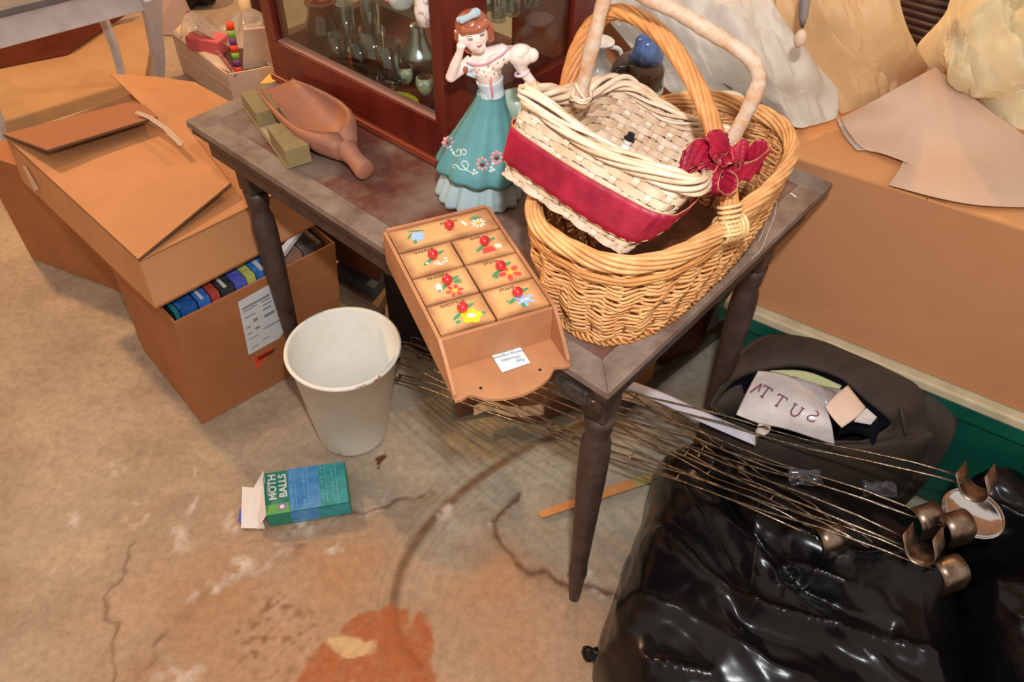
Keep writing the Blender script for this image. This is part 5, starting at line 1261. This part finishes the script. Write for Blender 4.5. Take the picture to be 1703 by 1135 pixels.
drape([[(1290, -60, .95), (1380, -70, .96), (1450, -60, .95), (1490, -40, .94)],
       [(1290, 10, .9), (1380, 10, .92), (1440, 10, .92), (1500, 20, .9)],
       [(1310, 80, .83), (1390, 80, .85), (1450, 80, .85), (1520, 75, .84)],
       [(1370, 150, .76), (1420, 140, .78), (1470, 125, .79), (1542, 112, .78)],
       [(1400, 190, .723), (1450, 172, .745), (1490, 155, .75), (1548, 120, .75)]], 'warm_lit_paper', warmpap, 'crumpled paper with warm lamp light in its colour behind the large carton, top right', 'paper', .055, 26, 24)
pa_, pb_ = onz(1010, -66, .86), onz(1500, -50, .86); pd_ = (pb_-pa_).normalized(); pn_ = V(-pd_.y, pd_.x, 0)
pa_ = pa_+pn_*.05; pb_ = pb_+pn_*.05
MB().box8([V(p[0], p[1], .002) for p in (pa_, pb_, pb_+pn_*.4, pa_+pn_*.4)], [V(p[0], p[1], .84) for p in (pa_, pb_, pb_+pn_*.4, pa_+pn_*.4)]).build('tall_carton', kr3, bevel=.004, label='tall brown carton behind the papers that carries them', cat='box')
flat_p = mat('plain_newsprint', (206, 172, 146), .75, (198, 164, 138), 6)
drape([[(1398, 196, .724), (1450, 170, .77), (1500, 142, .79), (1556, 112, .8)],
       [(1412, 222, .714), (1470, 210, .73), (1540, 190, .76), (1640, 180, .77)],
       [(1440, 250, .709), (1480, 252, .716), (1600, 250, .73), (1720, 240, .74)],
       [(1500, 262, .712), (1540, 290, .715), (1640, 300, .72), (1760, 300, .72)],
       [(1478, 308, .712), (1560, 330, .712), (1640, 343, .712), (1760, 346, .712)]], 'newsprint_sheet', flat_p, 'smooth beige newsprint sheet lying over the large carton top', 'paper', .006, 4, 44, vec=(0, 0, 1), o=1)
drape([[(1390, 196, .708), (1430, 210, .710), (1490, 230, .711)], [(1404, 225, .708), (1440, 230, .708), (1490, 240, .709)], [(1425, 250, .708), (1455, 250, .708), (1490, 250, .708)]], 'newsprint_corner', mat('greyer_newsprint', (196, 178, 166), .75), 'pale folded newsprint corner sticking out left of the smooth sheet', 'paper', .002, 6, 50, vec=(0, 0, 1))
cl = mat('cream_linen', (222, 204, 162), .85, (208, 188, 146), 10, .1, 200, sheen=.2)
rows_c = [[(1590, -60, .9), (1640, -70, .95), (1700, -70, .95), (1780, -60, .95)],
          [(1572, 20, .86), (1630, 10, .93), (1690, 0, .93), (1780, 0, .93)],
          [(1528, 74, .80), (1610, 60, .88), (1680, 60, .9), (1780, 60, .9)],
          [(1536, 110, .77), (1600, 120, .83), (1680, 120, .85), (1780, 120, .86)],
          [(1580, 150, .745), (1630, 165, .77), (1690, 170, .79), (1780, 170, .8)],
          [(1610, 185, .735), (1650, 200, .745), (1700, 215, .755), (1780, 230, .76)]]
drape(rows_c, 'cream_cloth', cl, 'cream linen cloth bunched in deep folds at the top right corner', 'cloth', .1, 21, 63, ku=22, kv=24, vec=(0, -.6, 1), o=3)
p = onz(1560, 60, .35)
wr_ = root('slatted_basket', p, 'dark brown slatted wooden piece in the gap between papers and cloth', 'furniture')
for k in range(9):
    a = onz(1478+4*k, -26+14*k, .62-.0*k); b = onz(1640, 12+15*k, .62)
    MB().tube([a, b], .009, 6).build('slat', mat('dark_brown_slat', (76, 48, 38), .5, (56, 34, 28), 20), wr_, smooth=True)
MB().box8([onz(1470, -60, .3), onz(1480, 110, .3), onz(1640, 140, .3), onz(1680, -60, .3)][::-1], [onz(1470, -60, .33), onz(1480, 110, .33), onz(1640, 140, .33), onz(1680, -60, .33)][::-1]).build('base_board', mat('near_black_wood', (40, 28, 26), .7), wr_)
hk = root('cloth_tie', onz(1334, 70, .86), 'small grey cloth tie with pale round end hanging over the papers', 'tie')
MB().tube([onz(1342, -20, .99), onz(1338, 5, .965), onz(1336, 25, .95), onz(1334, 42, .93)], [.012, .012, .012, .006], 8, flat=.6).build('strap', mat('grey_ribbon', (140, 130, 124), .7), hk, smooth=True)
MB().ball(onz(1331, 64, .925), .0095, 9, (1, 1, 1.5)).build('rounded_end', mat('pale_end', (214, 184, 158), .5), hk, smooth=True)

# ------------------------------------------------------------------ black bags
def spoly(pts, n=200):
    return catmull([V(*p, 0) for p in pts]+[V(*pts[0], 0)], 12)[:-1]
def bag(nm, lb, cen, outl, H, p_, ridges, seed, amp, m_=bagm, nr=90, cat_='bag', hf=None, sc_=7):
    O_ = spoly(outl); n = len(O_); xs = []; ys = []; rs = []
    for i in range(nr+1):
        t = i/nr; r_ = (1-(1-t)**1.6) if False else t**.75
        for q_ in O_: xs.append(cen[0]+(q_.x-cen[0])*r_); ys.append(cen[1]+(q_.y-cen[1])*r_); rs.append(r_)
    xs, ys, rs = map(np.array, (xs, ys, rs))
    hh = H if hf is None else hf(xs, ys)
    z = hh*np.clip(1-rs**p_, 0, 1)**(.5)
    env = np.clip((1-rs)*6, 0, 1)*np.clip(z/.05, 0, 1)
    wx_ = xs+(fbm(xs*6, ys*6, seed)-.5)*.12; wy_ = ys+(fbm(xs*6, ys*6, seed+5)-.5)*.12
    ca_, sa_ = math.cos(.7), math.sin(.7)
    uu = wx_*ca_+wy_*sa_; vv = -wx_*sa_+wy_*ca_
    sh = lambda a_, b_, sd_: (1-np.abs(2*vnoise(a_, b_, sd_)-1))**5
    z = z+env*(sh(uu*sc_*.8, vv*sc_*.28, seed)*amp*.4+sh(uu*sc_*.5+vv*2, vv*sc_*.9, seed+4)*amp*.25+(facet(uu*sc_*1.1, vv*sc_*.6, seed+9, 3)-.5)*amp*1.3+(fbm(xs*4, ys*4, seed+2, 2)-.4)*amp)
    for (pts, a, w_) in ridges:
        d = pdist(xs, ys, [tuple(onz(x, y, H*.9)[:2]) for x, y in pts]); z = z+env*a*np.exp(-d/w_)
    z = np.maximum(z, .001)
    dxo = (fbm(xs*20, z*18+ys*9, seed+3)-.5)*.03*np.clip(rs*1.2-.4, 0, 1); 
    mb = MB(); co_ = [V(x+dx_*.8, y-dx_*.6, zz) for x, y, zz, dx_ in zip(xs, ys, z, dxo)]
    f = [(i*n+k, i*n+(k+1) % n, (i+1)*n+(k+1) % n, (i+1)*n+k) for i in range(nr) for k in range(n)]
    o = mb.add(co_, f).build(nm, m_, smooth=True, label=lb, cat=cat_)
    return o
bag('garbage_bag', 'large black plastic bag filling the bottom right foreground, wires lying on it', (.47, .66),
    [(.152, .60), (.185, .70), (.225, .80), (.268, .90), (.30, 1.0), (.37, 1.05), (.5, 1.0), (.64, .95), (.79, .87), (.83, .74), (.78, .5), (.7, .3), (.5, .22), (.3, .3), (.2, .45)], .225, 7,
    [([(1095, 890), (1160, 960), (1240, 1030)], .022, .012), ([(1245, 1030), (1400, 1070), (1540, 1105)], .03, .012), ([(1005, 1058), (1080, 1100), (1180, 1130)], .02, .012),
     ([(1180, 775), (1230, 880), (1330, 990), (1480, 1060)], -.028, .012), ([(1310, 905), (1400, 950), (1480, 945)], .02, .012), ([(1300, 950), (1390, 995)], .022, .01), ([(1250, 800), (1250, 870), (1240, 1000)], .012, .012), ([(1100, 760), (1150, 860), (1240, 1020)], .016, .012)], 11, .042)
bag('garbage_bag', 'black plastic bag with orange glints at the right edge beside the clips', (.86, .55),
    [(.76, .68), (.84, .72), (.95, .68), (1.02, .5), (.95, .3), (.85, .22), (.77, .35), (.74, .55)], .30, 6, [([(1640, 900), (1650, 1000), (1640, 1110)], .02, .012)], 33, .05, nr=70, sc_=11)
bag('garbage_bag', 'dull black bag at the right edge under the green tote', (.93, .86),
    [(.84, .89), (.93, .89), (1.05, .84), (1.1, .77), (1.0, .72), (.86, .745), (.81, .84)], .27, 5, [], 52, .05, nr=60, sc_=9)
MB().tube(catmull([onz(972, 1092, .012), onz(985, 1084, .03), onz(992, 1100, .03), onz(1010, 1128, .02), onz(1018, 1150, .01)], 5), [.006, .014, .016, .014, .01]*4+[.006], 8, flat=.6).build('bag_tail', bagm, smooth=True, label='loose twisted black plastic end at the left foot of the large bag', cat='plastic')
# open dark fabric bag
fabm = mat('brown_black_fabric', (72, 58, 46), .8, (54, 45, 40), 9, .3, 120, lo=.35, hi=.65); fabi = mat('black_lining', (18, 18, 26), .22, (28, 28, 36), 10, coat=.3)
oc_ = [(1172, 690, .2), (1190, 640, .25), (1215, 600, .28), (1270, 566, .30), (1350, 556, .31), (1440, 566, .31), (1530, 582, .31), (1575, 620, .30), (1600, 662, .27), (1590, 700, .24), (1540, 735, .23), (1480, 748, .23), (1380, 752, .23), (1290, 745, .23), (1215, 722, .22)]
icn = [(1184, 684, .215), (1200, 655, .25), (1228, 628, .29), (1275, 615, .315), (1330, 613, .32), (1380, 624, .325), (1420, 645, .325), (1450, 672, .32), (1475, 695, .30), (1478, 712, .27), (1450, 728, .25), (1420, 738, .24), (1370, 742, .24), (1290, 732, .24), (1220, 708, .225)]
def ring(pts, dz=0, sc_=1, zf=None):
    q_ = catmull([onz(*p) for p in pts]+[onz(*pts[0])], 8)[:-1]; c = sum(q_, V(0, 0, 0))/len(q_)
    return [V(c.x+(p.x-c.x)*sc_, c.y+(p.y-c.y)*sc_, (p.z+dz) if zf is None else zf) for p in q_]
def clampb(rg):     # keep the bag in front of the tote
    out = []
    for p in rg:
        d = (p-k0).dot(-kb)
        p = p-kb*max(0, .03-d) if d < .03 else p
        lg = T(.055, .527, 0); dv = V(p.x-lg.x, p.y-lg.y, 0)
        if dv.length < .045: p = p+(V(.8, -.6, 0)*(.045-dv.length)*1.6)
        out.append(p)
    return out
rA = clampb(ring(oc_, sc_=.97, zf=.006)); rB = clampb(ring(oc_, -.12, 1.02)); rC = clampb(ring(oc_, 0, 1)); rD = ring(oc_, .015, .93); rE = ring(icn, .012, 1.04); rF = ring(icn, 0, 1.0); rG = ring(icn, -.06, .97); rH = ring(icn, -.14, .8)
fb_ = root('fabric_bag', sum(rA, V(0, 0, 0))/len(rA), 'dark brown fabric bag with open mouth, leaning on the green tote', 'bag')
G = [rA, rB, rC, rD, [a.lerp(b, .5)+V(0, 0, .008) for a, b in zip(rD, rE)], rE, rF]
G = [r_+[r_[0]] for r_ in G]; G = patch(G, 4, 1)
G = [[p+V(0, 0, 1)*float((ridged(p.x*9, p.y*9+p.z*4, 7, 2)-.45)*.022)*min(1, p.z*8) for p in r_] for r_ in G]
MB().grid(G).build('outer_cloth', fabm, fb_, smooth=True, solid=.003)
G = [r_+[r_[0]] for r_ in (rF, rG, rH)]
G.append([sum(rH, V(0, 0, 0))/len(rH)]*len(G[0]))
MB().grid(crumple(G, .02, 14, 8)).build('lining', fabi, fb_, smooth=True)
MB().tube(catmull([onz(1484, 600, .325), onz(1488, 640, .33), onz(1500, 690, .315), onz(1506, 722, .28)], 6), .003, 6).build('seam', fabm, fb_, smooth=True)
# black curl of plastic at the mouth
cc_ = onz(1420, 722, .27)
MB().strip(catmull([onz(1392, 738, .25), onz(1398, 712, .28), onz(1425, 702, .295), onz(1452, 712, .285), onz(1456, 735, .25)], 6), V(.0, -.012, -.05), .0015, 4).build('mouth_fold', fabi, fb_, smooth=True)
# printed plastic shopping bag inside
pb = root('printed_plastic_bag', onz(1320, 690, .24), 'white plastic bag with mirrored purple lettering inside the open fabric bag', 'bag')
plm = mat('white_film', (222, 212, 206), .22, (196, 190, 190), 14, .35, 60, coat=.4)
rows_p = [[(1261, 617, .335), (1290, 620, .34), (1318, 628, .342), (1350, 648, .345), (1372, 672, .345)],
          [(1247, 642, .33), (1280, 648, .345), (1310, 658, .352), (1350, 676, .355), (1378, 690, .35)],
          [(1234, 668, .318), (1268, 676, .33), (1305, 686, .338), (1345, 702, .342), (1384, 712, .34)],
          [(1224, 690, .30), (1260, 704, .30), (1300, 712, .31), (1350, 728, .31), (1388, 741, .30)]]
Gp = patch([[onz(*p) for p in r_] for r_ in rows_p], 7, 7)
MB().grid(crumple(Gp, .006, 30, 3)).build('front_film', plm, pb, smooth=True, solid=.0008)
G = patch([[onz(1318, 626, .34), onz(1360, 640, .338), onz(1400, 648, .33)], [onz(1345, 655, .345), onz(1375, 665, .35), onz(1410, 668, .34)], [onz(1372, 685, .33), onz(1390, 690, .335), onz(1420, 690, .33)]], 7, 7)
MB().grid(crumple(G, .02, 26, 6)).build('crumpled_film', mat('grey_film', (150, 152, 160), .15, (190, 180, 176), 20, coat=.5), pb, smooth=True, solid=.0008)
for s_, ch in enumerate('ATTUS'):
    cp_ = [(1261, 647), (1273, 652), (1297, 667), (1324, 684), (1352, 692)][s_]
    zc = .347
    c = onz(*cp_, .353); hd = (onz(1352, 697, zc)-onz(1250, 640, zc)).normalized(); vd = V(-hd.y, hd.x, 0)
    if vd.y < 0: vd = -vd
    vd = (vd+V(0, 0, .25)).normalized()
    lp = lambda a, b: c+hd*a+vd*b
    mb = MB(); t_ = .0014
    if ch == 'A': P_ = [[(-.008, -.014), (-.0005, .013)], [(-.0005, .013), (.003, -.004)]] if s_ == 0 else []
    elif ch == 'T': P_ = [[(-.008, .012), (.008, .012)], [(0, .012), (0, -.012)], [(-.003, -.012), (.003, -.012)], [(-.008, .012), (-.009, .008)], [(.008, .012), (.009, .008)]]
    elif ch == 'U': P_ = [[(-.008, .012), (-.0075, -.004), (-.003, -.011), (.003, -.011), (.007, -.004), (.007, .012)], [(-.011, .012), (-.004, .012)], [(.004, .012), (.010, .012)]]
    else: P_ = [[(-.008, .006), (-.004, .011), (.002, .012), (.007, .008), (.005, .003), (-.003, -.001), (-.007, -.006), (-.004, -.012), (.003, -.012), (.008, -.007)]]
    if ch == 'S': P_ = [[(-a, b) for a, b in P_[0]]]
    if ch == 'S': P_ = [[(-.008, -.007), (-.003, -.012), (.004, -.012), (.007, -.006), (.003, -.001), (-.005, .003), (-.007, .008), (-.002, .012), (.004, .011), (.008, .006)][::-1]]; P_ = [[(-a, b) for a, b in P_[0]]]
    for q_ in P_: mb.tube([lp(a, b) for a, b in q_], t_, 5, flat=.4)
    mb.build('letter', mat('purple_ink', (118, 62, 84), .5), pb)
G = patch([[onz(1410, 641, .365), onz(1425, 660, .36), onz(1440, 678, .35)], [onz(1392, 655, .365), onz(1410, 675, .36), onz(1428, 692, .35)], [onz(1372, 676, .36), onz(1384, 695, .35), onz(1400, 712, .34)]], 4, 4)
MB().grid(G).build('paper_tag', mat('peach_paper', (226, 196, 174), .6), pb, smooth=True, solid=.001, label='peach paper rectangle')
MB().prism([onz(1428, 690, .34), onz(1441, 680, .345), onz(1458, 695, .33), onz(1448, 707, .33), onz(1420, 702, .335)], V(0, 0, .0015)).build('film_corner', plm, pb)
G = patch([[onz(1280, 617, .325), onz(1340, 618, .33), onz(1400, 642, .325)], [onz(1300, 628, .32), onz(1350, 640, .325), onz(1392, 655, .32)]], 5, 5)
MB().grid(crumple(G, .004, 20, 2)).build('green_cloth', mat('pale_green_cloth', (190, 196, 146), .8), smooth=True, solid=.002, label='pale green cloth showing behind the plastic bag in the fabric bag', cat='cloth')

# ------------------------------------------------------------------ white plastic strip with curled end, stick, floor strip
G0 = [onz(1036, 638, .205), onz(1100, 662, .222), onz(1160, 690, .238), onz(1215, 714, .25), onz(1258, 732, .262)]
ws = root('white_strip', G0[2], 'long white plastic strip with curled end running under the table', 'strip')
wdv = V(.008, .022, .006)
MB().strip(catmull(G0, 6), wdv, .0015, 3).build('strip', mat('lilac_white_plastic', (206, 206, 220), .4), ws, smooth=True)
cen_ = onz(1270, 710, .285); 
MB().strip([onz(1258, 732, .262)]+[cen_+V(.016*math.cos(a), .004, .016*math.sin(a)-.0) for a in np.linspace(-2.2, 2.2, 12)], V(.012, .024, .006), .0012, 3).build('curled_end', mat('peach_white', (226, 206, 190), .5), ws, smooth=True)
st0 = onz(899, 857, .006); st1 = onz(1112, 786, .006); sdv = (st1-st0).normalized(); sn = V(-sdv.y, sdv.x, 0)*.012
wsd = root('wooden_stick', st0.lerp(st1, .5)-V(0, 0, .004), 'flat orange tan wooden stick on the floor behind the front table leg', 'stick')
stt = lambda t: st0.lerp(st1, t)
MB().prism([stt(0)-sn*.8, stt(.72)-sn, stt(.72)+sn, stt(0)+sn*.6, stt(-.015)+sn*.1], V(0, 0, .005)).build('bare_part', mat('orange_pine', (206, 142, 84), .6, (190, 124, 70), 20, stretch=(1, 1, 1)), wsd, bevel=.001)
MB().prism([stt(.72)-sn, stt(1.1)-sn, stt(1.1)+sn, stt(.72)+sn], V(0, 0, .0052)).build('green_part', mat('greenish_paint', (164, 156, 96), .6, (180, 150, 96), 30), wsd, bevel=.001)
fs0, fs1 = onz(1070, 650, .005), onz(1235, 520, .005); fd = (fs1-fs0).normalized(); fn = V(-fd.y, fd.x, 0)*.014
MB().prism([fs0-fd*.1-fn, fs1+fd*.2-fn, fs1+fd*.2+fn, fs0-fd*.1+fn], V(0, 0, .008)).build('floor_batten', mat('grey_batten', (104, 92, 78), .7, (84, 72, 60), 20), bevel=.001, label='grey brown wooden batten lying on the floor under the table right end', cat='batten')
# ------------------------------------------------------------------ under the table
def crate(nm, q_, z0_, z1_, m_, lb, cat_, bv=.004):
    return MB().box8([V(p[0], p[1], z0_) for p in q_], [V(p[0], p[1], z1_) for p in q_]).build(nm, m_, bevel=bv, label=lb, cat=cat_)
def fq(pts, z=0): return [tuple(onz(x, y, z)[:2]) for x, y in pts]
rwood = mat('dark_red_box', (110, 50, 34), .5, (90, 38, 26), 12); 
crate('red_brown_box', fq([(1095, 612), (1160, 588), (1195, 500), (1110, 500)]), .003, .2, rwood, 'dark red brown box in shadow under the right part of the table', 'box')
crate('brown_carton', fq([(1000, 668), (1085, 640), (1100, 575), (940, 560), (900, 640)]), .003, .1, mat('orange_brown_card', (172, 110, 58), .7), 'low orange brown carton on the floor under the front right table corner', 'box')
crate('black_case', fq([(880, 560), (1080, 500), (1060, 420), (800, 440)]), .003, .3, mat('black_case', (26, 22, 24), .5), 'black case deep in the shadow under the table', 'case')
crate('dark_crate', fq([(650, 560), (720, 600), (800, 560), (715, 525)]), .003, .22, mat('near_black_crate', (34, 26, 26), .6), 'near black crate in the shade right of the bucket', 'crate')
crate('tan_box', fq([(560, 500), (632, 540), (655, 500), (585, 455)]), .003, .06, mat('grey_tan_card', (160, 138, 112), .7), 'grey tan box behind the bucket, lowest of the small stack', 'box')
crate('grey_blue_box', fq([(563, 492), (628, 528), (648, 500), (588, 458)]), .062, .1, mat('slate_card', (92, 104, 118), .6), 'slate blue flat box, middle of the small stack behind the bucket', 'box')
crate('brown_box', fq([(568, 480), (625, 512), (645, 485), (590, 448)]), .102, .15, mat('mid_brown_card', (150, 106, 74), .7), 'brown box topmost of the small stack behind the bucket', 'box')
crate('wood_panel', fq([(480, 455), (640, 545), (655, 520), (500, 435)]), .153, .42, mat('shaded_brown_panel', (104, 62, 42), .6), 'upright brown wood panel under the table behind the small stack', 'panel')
G = patch([[onz(760+50*i, 610+28*j+10*math.sin(i*2+j), .004+.04*math.sin(1+i*1.1)**2*math.sin(j*1.05)) for i in range(6)] for j in range(4)], 7, 7)
MB().grid(crumple(G, .05, 16, 9)).build('brown_wrapping', mat('brown_wrap', (122, 76, 44), .65, (86, 54, 36), 14), smooth=True, solid=.001, label='crumpled dark brown wrapping on the floor under the drawer unit', cat='wrapping')
for k, (pts, lb) in enumerate([([(788, 680), (815, 672), (850, 682), (905, 678)], 'torn cream paper scrap on the brown wrapping'), ([(1015, 648), (1060, 660), (1095, 672), (1120, 690)], 'white paper scrap beside the long white strip')]):
    G = patch([[onz(x, y+d, .052-.0*d) for x, y in pts] for d in (-5, 4, 12)], 6, 6)
    MB().grid(crumple(G, .012, 40, k)).build('paper_scrap', mat('cream_scrap', (206, 184, 160), .7), smooth=True, solid=.0008, label=lb, cat='paper')
G = patch([[onz(640+22*i, 545-30*j, .012+.012*((i+j) % 2)) for i in range(3)] for j in range(4)], 6, 6)
MB().grid(crumple(G, .03, 20, 19)).build('grey_rag', mat('grey_rag', (176, 164, 150), .85), smooth=True, solid=.0015, label='pale crumpled rag on the floor just right of the bucket', cat='rag')

# ------------------------------------------------------------------ wire holders with clips
def zw(x): return .055+.29*(max(x, 640)-640)/(1640-640)
hl = [((660, 628), (1556, 944), 9, 'd', 'wire holder reaching furthest left and nearest the viewer, clip facing down'),
      ((658, 600), (1362, 888), 9, 'd', 'wire holder ending at the leftmost clip'),
      ((664, 574), (1518, 902), 10, 'u', 'wire holder ending in the front upright clip'),
      ((684, 566), (1568, 868), 9, 'd', 'wire holder ending at the rusty clip over the metal dish'),
      ((742, 585), (1606, 800), 9, 'u', 'wire holder ending in the furthest right upright clip'),
      ((1036, 640), (1376, 872), 8, 'n', 'short steep wire holder crossing the others'),
      ((700, 592), (1520, 856), 9, 'd', 'wire holder with the half hidden clip behind the front upright clip'),
      ((1010, 700), (1450, 905), 8, 'n', 'low wire holder without visible clip on the large black bag')]
for hi, (l_, r_, hw_, kd_, lb) in enumerate(hl):
    a = onz(*l_, zw(l_[0])+.004*(hi % 3)); b = onz(*r_, zw(r_[0])+.004*(hi % 4)+(.02 if kd_ == 'u' else 0)+.012)
    dd = (b-a).normalized(); nn = V(-dd.y, dd.x, 0).normalized(); hwm = .0105+.001*(hi % 3)
    wr = root('wire_holder', a.lerp(b, .5), lb, 'wire holder', 'long wire holders with spring clips')
    sag = lambda t: V(0, 0, .006*math.sin(t*9+hi)+.004*math.sin(t*23))
    pts = []
    for t in np.linspace(1, 0.02, 14): pts.append(a.lerp(b, t)+nn*hwm*(1 if t < .93 else .7)+sag(t))
    for an in np.linspace(math.pi/2, 3*math.pi/2, 7)[1:-1]: pts.append(a+dd*(.012*math.cos(an)+.004)+nn*hwm*math.sin(an)*1.15)
    for t in np.linspace(.02, 1, 14): pts.append(a.lerp(b, t)-nn*hwm*(1 if t < .93 else .7)+sag(t)+V(0, 0, .003))
    MB().tube(pts, .002, 6).build('wire', chrome, wr, smooth=True)
    # twisted beading along the rods
    mb = MB()
    for t in np.arange(.35+.03*hi, .75, .006): mb.ball(a.lerp(b, t)+nn*hwm+sag(t), .0021, 3)
    mb.build('twisted_beading', chrome, wr, smooth=True, kind='stuff')
    for t in (.42+.03*(hi % 3), .62+.02*(hi % 4)):
        MB().tube([a.lerp(b, t)+nn*hwm*1.0+sag(t), a.lerp(b, t)-nn*hwm+sag(t)+V(0, 0, .003)], .0016, 6).build('crossbar', chrome, wr, smooth=True)
    MB().tube([a.lerp(b, .004)+nn*hwm*.8, a.lerp(b, .004)-nn*hwm*.8], .003, 8).build('loop_sleeve', mat('dark_steel', (90, 86, 86), .3, metal=1), wr, smooth=True)
    if kd_ != 'n':
        R_ = .022; L_ = .044; cen = b+dd*.018
        up_ = V(0, 0, 1) if kd_ == 'u' else V(0, 0, -1)
        axd = (nn*.35+dd*.1+V(0, 0, 0)).normalized() if False else (nn if kd_ == 'd' else (nn*.6+dd*-.2).normalized())
        if kd_ == 'd': axd = (nn*.75+dd*.65).normalized(); od = V(0, 0, -1)
        else: axd = (dd*.1+nn*.9+V(0, 0, -.2)).normalized(); od = (V(0, 0, 1)+dd*.15).normalized()
        if kd_ == 'u': axd = (V(-RT.x*0, 0, 0)+(EYE-cen).normalized()*.8+V(0, 0, -.5)).normalized(); od = (UP-axd*UP.dot(axd)).normalized()
        sdd = axd.cross(od).normalized(); od = sdd.cross(axd).normalized()
        path = [cen+sdd*R_*1.0+od*R_*1.3]+[cen+sdd*R_*math.cos(t)-od*R_*math.sin(t) for t in np.linspace(0, math.pi, 14)]+[cen-sdd*R_*1.0+od*R_*1.3]
        MB().strip(path, axd*L_, .0012, 3).build('clip', mat('bronze_spring_steel', (156, 136, 120), .38, (112, 92, 78), 50, metal=1, bump=.1), wr, smooth=True, label='curved spring clip')
c = onz(1612, 862, .30)
md = root('metal_dish', c, 'round shiny metal dish lying among the clips at the right', 'dish')
MB().lathe(c, [(.0001, 0), (.034, .001), (.045, .01), (.05, .015), (.0495, .017), (.043, .013), (.033, .004), (.0001, .003)], 40).build('dish', chromeb, md, smooth=True)
MB().tube([c+V(.047*math.cos(a), .047*math.sin(a), .019) for a in [2*math.pi*k/30 for k in range(30)]], .0016, 6, closed=True).build('rim_ring', chromeb, md, smooth=True)
for k, (x, y) in enumerate(((1450, 815), (1330, 800))):
    c = onz(x, y, .285)
    G = patch([[c+V(-.02+.02*i, -.015+.015*j, .006*((i*3+j*5+k) % 3)) for i in range(4)] for j in range(3)], 4, 4)
    MB().grid(crumple(G, .025, 40, 70+k)).build('foil_scrap', mat('clear_film_scrap', (52, 52, 60), .1, coat=.6), smooth=True, solid=.0008, label=['shiny film scrap under the wires, nearest the middle', 'shiny film scrap just behind the wires', 'shiny film scrap under the left part of the wires', 'shiny film scrap next to the metal dish', 'shiny film scrap by the leftmost clip'][k], cat='scrap', group='film scraps among the wires')
